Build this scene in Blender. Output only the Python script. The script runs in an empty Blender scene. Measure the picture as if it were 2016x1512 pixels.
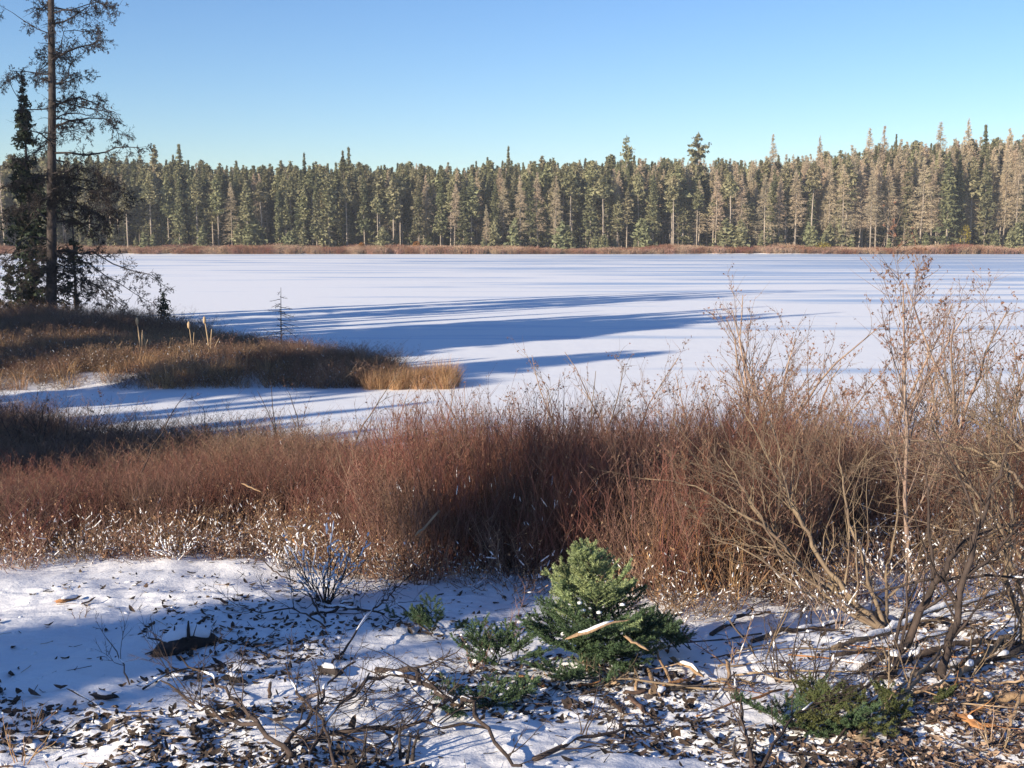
import bpy, math
import numpy as np
from math import radians as R_, sin, cos, pi, tan, atan

SC = bpy.context.scene
COL = SC.collection
# ------------------------------------------------------------------ camera
F_PX, PITCH, CAM_Z = 2400.0, R_(7.22), 3.6
cam_d = bpy.data.cameras.new("camera")
cam_d.sensor_width = 36.0
cam_d.lens = F_PX / 2016 * 36
cam_d.clip_start, cam_d.clip_end = 0.1, 4000
cam = bpy.data.objects.new("camera", cam_d)
cam.location = (0, 0, CAM_Z)
cam.rotation_euler = (R_(90) - PITCH, 0, 0)
COL.objects.link(cam)
SC.camera = cam
# ------------------------------------------------------------------ light
SUN_EL, SUN_AZ = R_(19.0), R_(230.0)      # azimuth clockwise from +Y (the view direction)
world = bpy.data.worlds.new("World")
SC.world = world
world.use_nodes = True
wn, wl = world.node_tree.nodes, world.node_tree.links
wn.clear()
sky = wn.new("ShaderNodeTexSky")
sky.sky_type = 'NISHITA'
sky.sun_disc = False
sky.sun_elevation = SUN_EL
sky.sun_rotation = SUN_AZ
sky.altitude = 200
sky.air_density = 1.0
sky.dust_density = 0.1
sky.ozone_density = 4.0
bg = wn.new("ShaderNodeBackground")
bg.inputs[1].default_value = 0.089
wo = wn.new("ShaderNodeOutputWorld")
hs0 = wn.new("ShaderNodeHueSaturation"); hs0.inputs["Saturation"].default_value = 1.12; hs0.inputs["Value"].default_value = 1.05; hs0.inputs["Hue"].default_value = 0.51
wl.new(sky.outputs[0], hs0.inputs["Color"]); wl.new(hs0.outputs[0], bg.inputs[0])
wl.new(bg.outputs[0], wo.inputs[0])
sun_d = bpy.data.lights.new("sun", 'SUN')
sun_d.energy = 5.0
sun_d.angle = R_(0.5)
sun_d.color = (1.0, 0.87, 0.68)
sun = bpy.data.objects.new("sun", sun_d)
SUN_V = np.array([sin(SUN_AZ) * cos(SUN_EL), cos(SUN_AZ) * cos(SUN_EL), sin(SUN_EL)])   # towards the sun
sun.rotation_euler = (R_(90) - SUN_EL, 0, -SUN_AZ + pi)
sun.location = (0, 0, 60)
COL.objects.link(sun)
vs = SC.view_settings
vs.view_transform = 'Standard'
vs.look = 'None'
vs.gamma = 1.0
vs.exposure = 0.80
vs.use_curve_mapping = False
SC.render.engine = 'CYCLES'
SC.cycles.use_denoising = True
SC.cycles.max_bounces = 6
SC.cycles.diffuse_bounces = 3
SC.cycles.transparent_max_bounces = 4

# ------------------------------------------------------------------ helpers
def rng_(s): return np.random.default_rng(s)

def unit(v):
    v = np.asarray(v, float)
    return v / (np.linalg.norm(v, axis=-1, keepdims=True) + 1e-12)

class MB:
    """collects tubes, triangles and quads, then links them as one mesh object"""
    def __init__(s): s.V = []; s.F = []; s.n = 0
    def add(s, V, F, m=0):                  # F: (k,3) or (k,4) int array
        V = np.asarray(V, float).reshape(-1, 3); F = np.asarray(F, int)
        s.V.append(V); s.F.append((F + s.n, m)); s.n += len(V)
    def tris(s, T, m=0):
        T = np.asarray(T, float); k = len(T)
        if k: s.add(T.reshape(-1, 3), np.arange(k * 3).reshape(k, 3), m)
    def quads(s, Q, m=0):
        Q = np.asarray(Q, float); k = len(Q)
        if k: s.add(Q.reshape(-1, 3), np.arange(k * 4).reshape(k, 4), m)
    def tube(s, P, Rr, k=5, m=0, cap=False):
        P = np.asarray(P, float); n = len(P)
        Rr = np.broadcast_to(np.asarray(Rr, float), (n,))
        t = unit(np.gradient(P, axis=0))
        ref = np.array([0.31, 0.17, 0.93]) if abs(t[:, 2]).mean() < 0.8 else np.array([0.9, 0.35, 0.1])
        a = unit(np.cross(t, ref)); b = np.cross(t, a)
        th = np.arange(k) * 2 * pi / k
        ring = P[:, None] + Rr[:, None, None] * (np.cos(th)[None, :, None] * a[:, None] + np.sin(th)[None, :, None] * b[:, None])
        i = np.arange(n - 1)[:, None] * k; j = np.arange(k)[None]; j2 = (j + 1) % k
        F = np.stack([i + j, i + j2, i + k + j2, i + k + j], -1).reshape(-1, 4)
        V = ring.reshape(-1, 3)
        if cap:
            c0 = len(V); V = np.vstack([V, P[0], P[-1]])
            s.add(V, F, m); base = s.n - len(V)
            jj = np.arange(k)
            T1 = np.stack([np.full(k, c0), (jj + 1) % k, jj], -1)
            T2 = np.stack([np.full(k, c0 + 1), (n - 1) * k + jj, (n - 1) * k + (jj + 1) % k], -1)
            s.F.append((np.vstack([T1, T2]) + base, m))
        else:
            s.add(V, F, m)
    def blob(s, c, r, m=0, rng=None, squash=1.0):
        V = ICO_V * r
        if rng is not None: V = V * (1 + rng.uniform(-.25, .25, (len(V), 1)))
        V = V * np.array([1, 1, squash]) + np.asarray(c)
        s.add(V, ICO_F, m)
    def mesh(s, name, mats, smooth=False):
        me = bpy.data.meshes.new(name)
        V = np.vstack(s.V)
        loops, starts, tot, mi = [], [], [], []
        L = 0
        for F, m in s.F:
            k, w = F.shape
            loops.append(F.reshape(-1)); starts.append(L + np.arange(k) * w); tot.append(np.full(k, w)); mi.append(np.full(k, m)); L += k * w
        loops = np.concatenate(loops); starts = np.concatenate(starts); mi = np.concatenate(mi)
        me.vertices.add(len(V)); me.vertices.foreach_set("co", V.astype(np.float32).reshape(-1))
        me.loops.add(len(loops)); me.loops.foreach_set("vertex_index", loops.astype(np.int32))
        me.polygons.add(len(starts)); me.polygons.foreach_set("loop_start", starts.astype(np.int32))
        for m in mats: me.materials.append(m)
        me.polygons.foreach_set("material_index", mi.astype(np.int32))
        me.update(calc_edges=True)
        if smooth: me.polygons.foreach_set("use_smooth", np.ones(len(starts), bool))
        me.validate()
        return me
    def build(s, name, mats, parent=None, smooth=False, loc=None):
        return link(name, s.mesh(name, mats, smooth), parent, loc)

_t = (1 + 5 ** .5) / 2
ICO_V = unit(np.array([[-1, _t, 0], [1, _t, 0], [-1, -_t, 0], [1, -_t, 0], [0, -1, _t], [0, 1, _t], [0, -1, -_t], [0, 1, -_t], [_t, 0, -1], [_t, 0, 1], [-_t, 0, -1], [-_t, 0, 1]], float))
ICO_F = np.array([[0, 11, 5], [0, 5, 1], [0, 1, 7], [0, 7, 10], [0, 10, 11], [1, 5, 9], [5, 11, 4], [11, 10, 2], [10, 7, 6], [7, 1, 8], [3, 9, 4], [3, 4, 2], [3, 2, 6], [3, 6, 8], [3, 8, 9], [4, 9, 5], [2, 4, 11], [6, 2, 10], [8, 6, 7], [9, 8, 1]])

def link(name, me, parent=None, loc=None):
    o = bpy.data.objects.new(name, me); COL.objects.link(o)
    if parent is not None: o.parent = parent
    if loc is not None: o.location = loc
    return o

def tag(o, label=None, cat=None, group=None, kind=None):
    if label: o["label"] = label
    if cat: o["category"] = cat
    if group: o["group"] = group
    if kind: o["kind"] = kind
    return o

def thing(name, label, cat, loc=(0, 0, 0), group=None):
    o = bpy.data.objects.new(name, None); COL.objects.link(o); o.location = loc
    o.empty_display_size = 0.2
    return tag(o, label, cat, group)

def vnoise(x, y, seed=0):
    x = np.asarray(x, float); y = np.asarray(y, float)
    xi = np.floor(x).astype(np.int64); yi = np.floor(y).astype(np.int64)
    fx = x - xi; fy = y - yi; fx = fx * fx * (3 - 2 * fx); fy = fy * fy * (3 - 2 * fy)
    def h(a, b):
        n = (a * 374761393 + b * 668265263 + seed * 1442695041) & 0xffffffff
        n = ((n ^ (n >> 13)) * 1274126177) & 0xffffffff
        return ((n ^ (n >> 16)) & 0xffff) / 65535.0
    a = h(xi, yi); b = h(xi + 1, yi); c = h(xi, yi + 1); d = h(xi + 1, yi + 1)
    return (a * (1 - fx) + b * fx) * (1 - fy) + (c * (1 - fx) + d * fx) * fy
def fbm(x, y, seed=0, o=4):
    v = 0; a = .5; s = 0
    for i in range(o):
        v = v + a * vnoise(x * 2 ** i + i * 17.3, y * 2 ** i - i * 9.1, seed + i); s += a; a *= .5
    return v / s
def sstep(a, b, x):
    t = np.clip((np.asarray(x, float) - a) / (b - a), 0, 1); return t * t * (3 - 2 * t)

# image geometry (photograph pixels, 2016 x 1512) -> place
_cp, _sp = cos(PITCH), sin(PITCH)
def ray(px, py):
    x = (px - 1008) / F_PX; v = -(py - 756) / F_PX
    return np.array([x, _cp + _sp * v, -_sp + _cp * v])
def W(px, py, d):
    r = ray(px, py); return np.array([0, 0, CAM_Z]) + r * (d / r[1])

# ------------------------------------------------------------------ ground shape
PEN = np.array([(-60, 27), (-12, 27.2), (-6, 27.6), (-1.6, 27.9), (-1.35, 28.3), (-2.6, 29.0), (-4.3, 31.5), (-5.8, 34.3), (-8.2, 37.5), (-12, 41.5), (-17, 45.5), (-24, 48), (-60, 52)], float)
def poly_dist(x, y, P):
    x = np.asarray(x, float); y = np.asarray(y, float)
    d = np.full(x.shape, 1e9); ins = np.zeros(x.shape, bool)
    for i in range(len(P)):
        a = P[i]; b = P[(i + 1) % len(P)]; e = b - a
        t = np.clip(((x - a[0]) * e[0] + (y - a[1]) * e[1]) / (e @ e), 0, 1)
        d = np.minimum(d, np.hypot(x - a[0] - t * e[0], y - a[1] - t * e[1]))
        c = ((a[1] > y) != (b[1] > y)) & (x < (b[0] - a[0]) * (y - a[1]) / (b[1] - a[1] + 1e-12) + a[0])
        ins ^= c
    return np.where(ins, d, -d)
PROF_Y = [-60, 0, 3, 5.4, 7, 9, 11, 13, 15, 17, 19, 25]
PROF_Z = [4.5, 2.0, 1.6, 1.12, .95, .76, .58, .38, .2, 0.03, -.25, -.5]
SHORE_FAR = 182.0
def ground_z(x, y, fine=True):
    x = np.asarray(x, float); y = np.asarray(y, float)
    w = (vnoise(x * .12 + 5, y * .05, 3) - .5) * 1.6
    near = np.interp(y + w * sstep(9, 15, y), PROF_Y, PROF_Z)
    pd = poly_dist(x, y, PEN) + (vnoise(x * .7, y * .7, 9) - .5) * .5
    pen = -.5 + .5 * sstep(-1.2, 0.0, pd) + .2 * sstep(0, 1.5, pd) + .2 * sstep(3, 16, pd)
    ld = (-21 - x) + (vnoise(x * .1, y * .1, 19) - .5) * 3          # land beyond the left edge of the view
    lft = -.5 + .52 * sstep(-2, 0, ld) + 1.2 * sstep(0, 12, ld)
    lft = np.where(y > 52, -.5, lft)
    fs = SHORE_FAR + (vnoise(x * .03, 0 * x, 21) - .5) * 3
    far = -.5 + .6 * sstep(-1, .4, y - fs) + .5 * sstep(.5, 8, y - fs) + 1.0 * sstep(8, 60, y - fs)
    sd = np.maximum(np.maximum(near, pen), np.maximum(lft, far))
    if fine:
        land = sstep(-.05, .15, sd)
        sd = sd + land * (fbm(x * .9, y * .9, 31, 3) - .5) * .16
    return sd
def litter_amount(x, y):
    """how much debris pokes out of the snow"""
    d = fbm(x * 1.3 + 3, y * 1.7, 51, 3)
    k = 1.0 - sstep(7.0, 9.2, y + .25 * (x + 1.0)) * .9             # little on the clean patch further off
    k = np.maximum(k, sstep(1.6, 2.6, x) * .95)
    return np.clip(k * sstep(.40, .60, d), 0, 1)
def bumps(x, y):
    n = fbm(x * 5.5, y * 6.5, 41, 3)
    m = vnoise(x * 13, y * 15, 44)
    big = sstep(.52, .72, n) * .020 + sstep(.55, .8, m) * .013
    return big * (.22 + .95 * litter_amount(x, y)) + (fbm(x * 2.2, y * 2.6, 47, 2) - .5) * .06 + (fbm(x * 8, y * 9.5, 49, 3) - .5) * .034
def surf_z(x, y):
    x = np.asarray(x, float); y = np.asarray(y, float)
    m = sstep(4.0, 5.0, y) * (1 - sstep(12.5, 14, y)) * (1 - sstep(8, 10, np.abs(x)))
    return ground_z(x, y) + bumps(x, y) * m
def G(px, py, lift=0.0):
    """place where the pixel's ray meets the ground"""
    r = ray(px, py); ts = np.linspace(3, 60, 1200)
    P = np.array([0, 0, CAM_Z]) + ts[:, None] * r
    hit = np.nonzero(P[:, 2] <= np.maximum(ground_z(P[:, 0], P[:, 1]), 0))[0]
    p = P[hit[0]] if len(hit) else P[-1]
    return np.array([p[0], p[1], max(float(surf_z(p[0], p[1])), 0) + lift])

# ------------------------------------------------------------------ materials
def mat(name, base, rough=.8, var=0.0, nscale=8, bump=0, bscale=40, c2=None, hue=0.0, trans=0.0, spec=.2, split=(.4, .6)):
    m = bpy.data.materials.new(name); m.use_nodes = True
    n, l = m.node_tree.nodes, m.node_tree.links
    b = n["Principled BSDF"]; b.inputs["Roughness"].default_value = rough
    b.inputs["Specular IOR Level"].default_value = spec
    tc = n.new("ShaderNodeTexCoord"); geo = n.new("ShaderNodeNewGeometry")
    col = None
    c = n.new("ShaderNodeRGB"); c.outputs[0].default_value = (*base, 1); col = c.outputs[0]
    if c2 is not None:
        tx = n.new("ShaderNodeTexNoise"); tx.inputs["Scale"].default_value = nscale; tx.inputs["Detail"].default_value = 4
        l.new(geo.outputs["Position"], tx.inputs["Vector"])
        rp = n.new("ShaderNodeMapRange"); rp.inputs[1].default_value = split[0]; rp.inputs[2].default_value = split[1]
        l.new(tx.outputs[0], rp.inputs[0])
        mx = n.new("ShaderNodeMix"); mx.data_type = 'RGBA'
        l.new(rp.outputs[0], mx.inputs[0]); l.new(col, mx.inputs[6]); mx.inputs[7].default_value = (*c2, 1); col = mx.outputs[2]
    if var > 0 or hue > 0:
        oi = n.new("ShaderNodeObjectInfo")
        hs = n.new("ShaderNodeHueSaturation")
        add = n.new("ShaderNodeMath"); add.operation = 'ADD'
        l.new(oi.outputs["Random"], add.inputs[0]); l.new(geo.outputs["Random Per Island"], add.inputs[1])
        mv = n.new("ShaderNodeMapRange"); mv.inputs[2].default_value = 2.0; mv.inputs[3].default_value = 1 - var; mv.inputs[4].default_value = 1 + var
        l.new(add.outputs[0], mv.inputs[0]); l.new(mv.outputs[0], hs.inputs["Value"])
        mh = n.new("ShaderNodeMapRange"); mh.inputs[3].default_value = .5 - hue; mh.inputs[4].default_value = .5 + hue
        wn_ = n.new("ShaderNodeTexWhiteNoise"); wn_.noise_dimensions = '1D'
        l.new(oi.outputs["Random"], wn_.inputs["W"]); l.new(wn_.outputs["Value"], mh.inputs[0]); l.new(mh.outputs[0], hs.inputs["Hue"])
        l.new(col, hs.inputs["Color"]); col = hs.outputs[0]
    l.new(col, b.inputs["Base Color"])
    if bump:
        t2 = n.new("ShaderNodeTexNoise"); t2.inputs["Scale"].default_value = bscale; t2.inputs["Detail"].default_value = 3
        l.new(tc.outputs["Object"], t2.inputs["Vector"])
        bp = n.new("ShaderNodeBump"); bp.inputs["Strength"].default_value = bump; bp.inputs["Distance"].default_value = .02
        l.new(t2.outputs[0], bp.inputs["Height"]); l.new(bp.outputs[0], b.inputs["Normal"])
    if trans:
        out = n["Material Output"]
        tr = n.new("ShaderNodeBsdfTranslucent"); l.new(col, tr.inputs[0])
        ms = n.new("ShaderNodeMixShader"); ms.inputs[0].default_value = trans
        l.new(b.outputs[0], ms.inputs[1]); l.new(tr.outputs[0], ms.inputs[2]); l.new(ms.outputs[0], out.inputs[0])
    return m

M = {}
M['snow_cap'] = mat("snow_on_twigs", (.84, .84, .86), .7, bump=.3, bscale=30)
M['far_spruce'] = mat("far_spruce_needles", (.12, .125, .066), .9, var=.35, hue=.02, c2=(.18, .17, .095), nscale=.35, trans=.15)
M['far_pine'] = mat("far_pine_needles", (.20, .195, .105), .9, var=.38, hue=.02, c2=(.26, .235, .135), nscale=.4, trans=.15)
M['far_tam'] = mat("bare_tamarack_twigs", (.44, .34, .235), .9, var=.3, hue=.012, c2=(.37, .31, .21), nscale=.3)
M['far_bark'] = mat("pale_far_bark", (.36, .30, .24), .9, var=.3, c2=(.24, .20, .16), nscale=1.2)
M['young'] = mat("young_pine_needles", (.24, .24, .13), .9, var=.3, hue=.02, trans=.2)
M['yellow'] = mat("yellow_autumn_leaves", (.34, .27, .05), .8, var=.2, trans=.3)
M['orange'] = mat("orange_autumn_leaves", (.36, .17, .04), .8, var=.2, trans=.3)
M['russet'] = mat("russet_shore_brush", (.25, .12, .08), .9, var=.5, hue=.02, c2=(.44, .30, .21), nscale=.22)
M['red'] = mat("red_brown_stems", (.20, .082, .060), .75, var=.6, hue=.014, c2=(.17, .10, .075), nscale=1.6)
M['brown'] = mat("grey_brown_stems", (.20, .12, .085), .8, var=.6, hue=.018, c2=(.28, .185, .13), nscale=1.8)
M['dull'] = mat("dull_bog_leaves", (.20, .125, .085), .8, var=.5, hue=.02, trans=.15)
M['straw'] = mat("straw_sedge", (.50, .31, .17), .8, var=.35, hue=.01, trans=.3)
M['reed'] = mat("bleached_reed", (.60, .44, .27), .8, var=.2, trans=.2)
M['alder'] = mat("bare_alder_bark", (.28, .19, .15), .7, var=.25, c2=(.36, .27, .21), nscale=3)
M['willow'] = mat("tan_willow_bark", (.235, .175, .115), .7, var=.25, c2=(.15, .11, .08), nscale=5, bump=.3)
M['bud'] = mat("dry_catkins", (.22, .12, .085), .8, var=.4)
M['bark'] = mat("dark_rough_bark", (.075, .06, .055), .9, c2=(.04, .034, .032), nscale=6, bump=.8, bscale=25)
M['dead'] = mat("dead_branch_bark", (.085, .062, .052), .85, var=.25, c2=(.05, .038, .033), nscale=9, bump=.4)
M['needle_dark'] = mat("dark_spruce_needles", (.035, .05, .03), .8, var=.35, trans=.1)
M['needle'] = mat("pale_green_spruce_needles", (.32, .38, .18), .6, var=.35, hue=.012, trans=.2, spec=.3)
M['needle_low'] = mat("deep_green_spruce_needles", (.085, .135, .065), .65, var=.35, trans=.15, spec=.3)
M['moss'] = mat("olive_spruce_needles", (.115, .13, .05), .7, var=.4, hue=.015, trans=.2)
M['wood'] = mat("split_pale_wood", (.38, .26, .155), .75, var=.25, c2=(.33, .21, .12), nscale=22, bump=.4, bscale=60)
M['wood_red'] = mat("orange_inner_bark", (.40, .20, .085), .8, var=.25, c2=(.27, .13, .06), nscale=20, bump=.4)
M['leaf'] = mat("dead_brown_leaf", (.15, .098, .068), .75, var=.55, hue=.015, c2=(.08, .052, .04), nscale=14, trans=.1)
M['leaf_dark'] = mat("shade_dark_litter", (.055, .04, .034), .8, var=.5, hue=.02)  # dark scraps; part of the darkness is shade put into the colour
M['chip'] = mat("tan_wood_chips", (.45, .33, .22), .8, var=.4, hue=.012, c2=(.27, .19, .125), nscale=17)

def snow_mat():
    m = bpy.data.materials.new("snowy_ground"); m.use_nodes = True
    n, l = m.node_tree.nodes, m.node_tree.links
    b = n["Principled BSDF"]; b.inputs["Roughness"].default_value = .75; b.inputs["Specular IOR Level"].default_value = .15
    geo = n.new("ShaderNodeNewGeometry"); at = n.new("ShaderNodeAttribute"); at.attribute_name = "soil"
    sep = n.new("ShaderNodeSeparateXYZ"); l.new(geo.outputs["True Normal"], sep.inputs[0])
    t1 = n.new("ShaderNodeTexNoise"); t1.inputs["Scale"].default_value = 16; t1.inputs["Detail"].default_value = 6; t1.inputs["Roughness"].default_value = .7
    l.new(geo.outputs["Position"], t1.inputs["Vector"])
    # bare where steep, where the 'soil' value is high
    a = n.new("ShaderNodeMath"); a.operation = 'SUBTRACT'; a.inputs[0].default_value = 1.0; l.new(sep.outputs[2], a.inputs[1])
    a2 = n.new("ShaderNodeMath"); a2.operation = 'MULTIPLY_ADD'; l.new(t1.outputs[0], a2.inputs[0]); a2.inputs[1].default_value = .16; l.new(a.outputs[0], a2.inputs[2])
    r1 = n.new("ShaderNodeMapRange"); r1.inputs[1].default_value = .25; r1.inputs[2].default_value = .30; l.new(a2.outputs[0], r1.inputs[0])
    s1 = n.new("ShaderNodeMath"); s1.operation = 'ADD'; l.new(at.outputs["Fac"], s1.inputs[0]); l.new(t1.outputs[0], s1.inputs[1])
    r2 = n.new("ShaderNodeMapRange"); r2.inputs[1].default_value = .98; r2.inputs[2].default_value = 1.05; l.new(s1.outputs[0], r2.inputs[0])
    mxm = n.new("ShaderNodeMath"); mxm.operation = 'MAXIMUM'; l.new(r1.outputs[0], mxm.inputs[0]); l.new(r2.outputs[0], mxm.inputs[1])
    t2 = n.new("ShaderNodeTexNoise"); t2.inputs["Scale"].default_value = 30; t2.inputs["Detail"].default_value = 4
    l.new(geo.outputs["Position"], t2.inputs["Vector"])
    rc = n.new("ShaderNodeValToRGB"); e = rc.color_ramp.elements
    e[0].position = .3; e[0].color = (.02, .016, .014, 1); e[1].position = .75; e[1].color = (.13, .075, .045, 1)
    l.new(t2.outputs[0], rc.inputs[0])
    sn = n.new("ShaderNodeTexNoise"); sn.inputs["Scale"].default_value = 1.4; l.new(geo.outputs["Position"], sn.inputs["Vector"])
    sc = n.new("ShaderNodeValToRGB"); e = sc.color_ramp.elements
    e[0].position = .3; e[0].color = (.76, .76, .79, 1); e[1].position = .7; e[1].color = (.87, .865, .87, 1)
    l.new(sn.outputs[0], sc.inputs[0])
    mx = n.new("ShaderNodeMix"); mx.data_type = 'RGBA'; l.new(mxm.outputs[0], mx.inputs[0]); l.new(sc.outputs[0], mx.inputs[6]); l.new(rc.outputs[0], mx.inputs[7])
    l.new(mx.outputs[2], b.inputs["Base Color"])
    bp = n.new("ShaderNodeBump"); bp.inputs["Strength"].default_value = .6; bp.inputs["Distance"].default_value = .02
    l.new(t1.outputs[0], bp.inputs["Height"]); l.new(bp.outputs[0], b.inputs["Normal"])
    return m
def lake_mat():
    m = bpy.data.materials.new("snow_covered_ice"); m.use_nodes = True
    n, l = m.node_tree.nodes, m.node_tree.links
    b = n["Principled BSDF"]; b.inputs["Specular IOR Level"].default_value = .25
    geo = n.new("ShaderNodeNewGeometry"); sep = n.new("ShaderNodeSeparateXYZ"); l.new(geo.outputs["Position"], sep.inputs[0])
    mp = n.new("ShaderNodeMapping"); mp.inputs["Scale"].default_value = (.035, .30, 1); mp.inputs["Rotation"].default_value = (0, 0, R_(6)); l.new(geo.outputs["Position"], mp.inputs[0])
    t = n.new("ShaderNodeTexNoise"); t.inputs["Scale"].default_value = 1; t.inputs["Detail"].default_value = 7; t.inputs["Roughness"].default_value = .62; l.new(mp.outputs[0], t.inputs["Vector"])
    # more blue grey, smoother streaks towards the far right part of the lake
    a = n.new("ShaderNodeMapRange"); a.inputs[1].default_value = -15; a.inputs[2].default_value = 45; a.inputs[3].default_value = 0; a.inputs[4].default_value = .13; l.new(sep.outputs[0], a.inputs[0])
    y = n.new("ShaderNodeMapRange"); y.inputs[1].default_value = 45; y.inputs[2].default_value = 120; y.inputs[3].default_value = -.08; y.inputs[4].default_value = .045; l.new(sep.outputs[1], y.inputs[0])
    s = n.new("ShaderNodeMath"); s.operation = 'ADD'; l.new(a.outputs[0], s.inputs[0]); l.new(y.outputs[0], s.inputs[1])
    s2 = n.new("ShaderNodeMath"); s2.operation = 'ADD'; l.new(s.outputs[0], s2.inputs[0]); l.new(t.outputs[0], s2.inputs[1])
    r = n.new("ShaderNodeMapRange"); r.inputs[1].default_value = .53; r.inputs[2].default_value = .66; l.new(s2.outputs[0], r.inputs[0])
    mx = n.new("ShaderNodeMix"); mx.data_type = 'RGBA'; mx.inputs[6].default_value = (.81, .82, .84, 1); mx.inputs[7].default_value = (.42, .53, .70, 1)
    l.new(r.outputs[0], mx.inputs[0]); l.new(mx.outputs[2], b.inputs["Base Color"])
    rr = n.new("ShaderNodeMapRange"); rr.inputs[3].default_value = .8; rr.inputs[4].default_value = .45; l.new(r.outputs[0], rr.inputs[0]); l.new(rr.outputs[0], b.inputs["Roughness"])
    t2 = n.new("ShaderNodeTexNoise"); t2.inputs["Scale"].default_value = 1.7; t2.inputs["Detail"].default_value = 5; l.new(geo.outputs["Position"], t2.inputs["Vector"])
    bp = n.new("ShaderNodeBump"); bp.inputs["Strength"].default_value = .35; bp.inputs["Distance"].default_value = .05
    l.new(t2.outputs[0], bp.inputs["Height"]); l.new(bp.outputs[0], b.inputs["Normal"])
    return m
M['snow'] = snow_mat(); M['lake'] = lake_mat()

# ------------------------------------------------------------------ scatter: ONE object whose points carry shared clump meshes
SRC = {}
def scatter(name, pts, rot, scl, idx, meshes, label, cat=None):
    """a mass nobody could count, as one geometry-nodes object"""
    key = tuple(m.name for m in meshes)
    if key not in SRC:
        c = bpy.data.collections.new("clumps")
        for k, me in enumerate(meshes):
            o = bpy.data.objects.new("clump_%02d_%s" % (k, me.name), me); c.objects.link(o)
        SRC[key] = c
    c = SRC[key]
    me = bpy.data.meshes.new(name)
    n = len(pts); me.vertices.add(n); me.vertices.foreach_set("co", np.asarray(pts, np.float32).reshape(-1))
    a = me.attributes.new("rot", 'FLOAT_VECTOR', 'POINT'); a.data.foreach_set("vector", np.asarray(rot, np.float32).reshape(-1))
    a = me.attributes.new("scl", 'FLOAT_VECTOR', 'POINT'); s = np.asarray(scl, np.float32)
    if s.ndim == 1: s = np.repeat(s[:, None], 3, 1)
    a.data.foreach_set("vector", s.reshape(-1))
    a = me.attributes.new("idx", 'INT', 'POINT'); a.data.foreach_set("value", np.asarray(idx, np.int32))
    o = link(name, me); tag(o, label, None, None, 'stuff')
    g = bpy.data.node_groups.new(name + "_scatter", 'GeometryNodeTree')
    g.interface.new_socket("Geometry", in_out='INPUT', socket_type='NodeSocketGeometry')
    g.interface.new_socket("Geometry", in_out='OUTPUT', socket_type='NodeSocketGeometry')
    N, L = g.nodes, g.links
    gi = N.new("NodeGroupInput"); go = N.new("NodeGroupOutput")
    ci = N.new("GeometryNodeCollectionInfo"); ci.inputs["Collection"].default_value = c
    ci.inputs["Separate Children"].default_value = True; ci.inputs["Reset Children"].default_value = True
    ip = N.new("GeometryNodeInstanceOnPoints"); ip.inputs["Pick Instance"].default_value = True
    def na(nm, t):
        q = N.new("GeometryNodeInputNamedAttribute"); q.data_type = t; q.inputs[0].default_value = nm; return q.outputs[0]
    L.new(gi.outputs[0], ip.inputs["Points"]); L.new(ci.outputs[0], ip.inputs["Instance"])
    L.new(na("idx", 'INT'), ip.inputs["Instance Index"]); L.new(na("rot", 'FLOAT_VECTOR'), ip.inputs["Rotation"]); L.new(na("scl", 'FLOAT_VECTOR'), ip.inputs["Scale"])
    L.new(ip.outputs[0], go.inputs[0])
    md = o.modifiers.new("scatter", 'NODES'); md.node_group = g
    return o
# ================================================================== SETTING
def axis(segs):
    out = []
    for a, b, s in segs: out.append(np.arange(a, b - 1e-6, s))
    out.append([segs[-1][1]]); return np.concatenate(out)
gx = axis([(-700, -100, 60), (-100, -20, 4), (-20, -8, .6), (-8, -4.2, .12), (-4.2, 4.2, .024), (4.2, 8, .12), (8, 20, .8), (20, 100, 5), (100, 700, 60)])
gy = axis([(-80, 0, 5), (0, 4.6, .5), (4.6, 9.6, .024), (9.6, 14, .08), (14, 30, .4), (30, 66, .8), (66, 178, 8), (178, 190, .6), (190, 240, 5), (240, 1500, 140)])
XX, YY = np.meshgrid(gx, gy)
ZZ = surf_z(XX, YY)
nx, ny = len(gx), len(gy)
i = np.arange(ny - 1)[:, None] * nx; j = np.arange(nx - 1)[None]
F = np.stack([i + j, i + j + 1, i + nx + j + 1, i + nx + j], -1).reshape(-1, 4)
b = MB(); b.add(np.stack([XX, YY, ZZ], -1), F)
ground = b.build("ground", [M['snow']], smooth=True); tag(ground, "snow dusted bank and shores around the frozen lake", kind='structure')
soil = np.zeros_like(XX)
soil += .25 * litter_amount(XX, YY) * (YY < 10)
soil += .55 * sstep(9.6, 11.5, YY) * (1 - sstep(15, 17, YY)) * sstep(.25, .6, fbm(XX * .8, YY * .8, 77, 3))
soil += .27 * (poly_dist(XX, YY, PEN) > .3)
soil += .60 * sstep(SHORE_FAR, SHORE_FAR + 3, YY)
soil += .30 * sstep(1.8, 2.8, XX) * (YY < 8.5)
soil += 0
at = ground.data.attributes.new("soil", 'FLOAT', 'POINT'); at.data.foreach_set("value", soil.astype(np.float32).reshape(-1))

lx = axis([(-400, -60, 20), (-60, 60, 1.0), (60, 400, 20)]); ly = axis([(14, 60, .5), (60, 184, 4)])
LX, LY = np.meshgrid(lx, ly); nx, ny = len(lx), len(ly)
LZ = (fbm(LX * .5, LY * .9, 91, 3) - .5) * .03 * sstep(60, 30, LY)
i = np.arange(ny - 1)[:, None] * nx; j = np.arange(nx - 1)[None]
F = np.stack([i + j, i + j + 1, i + nx + j + 1, i + nx + j], -1).reshape(-1, 4)
b = MB(); b.add(np.stack([LX, LY, LZ], -1), F)
lake = b.build("frozen_lake", [M['lake']], smooth=True); tag(lake, "wide frozen lake under thin streaked snow", kind='structure')

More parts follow.
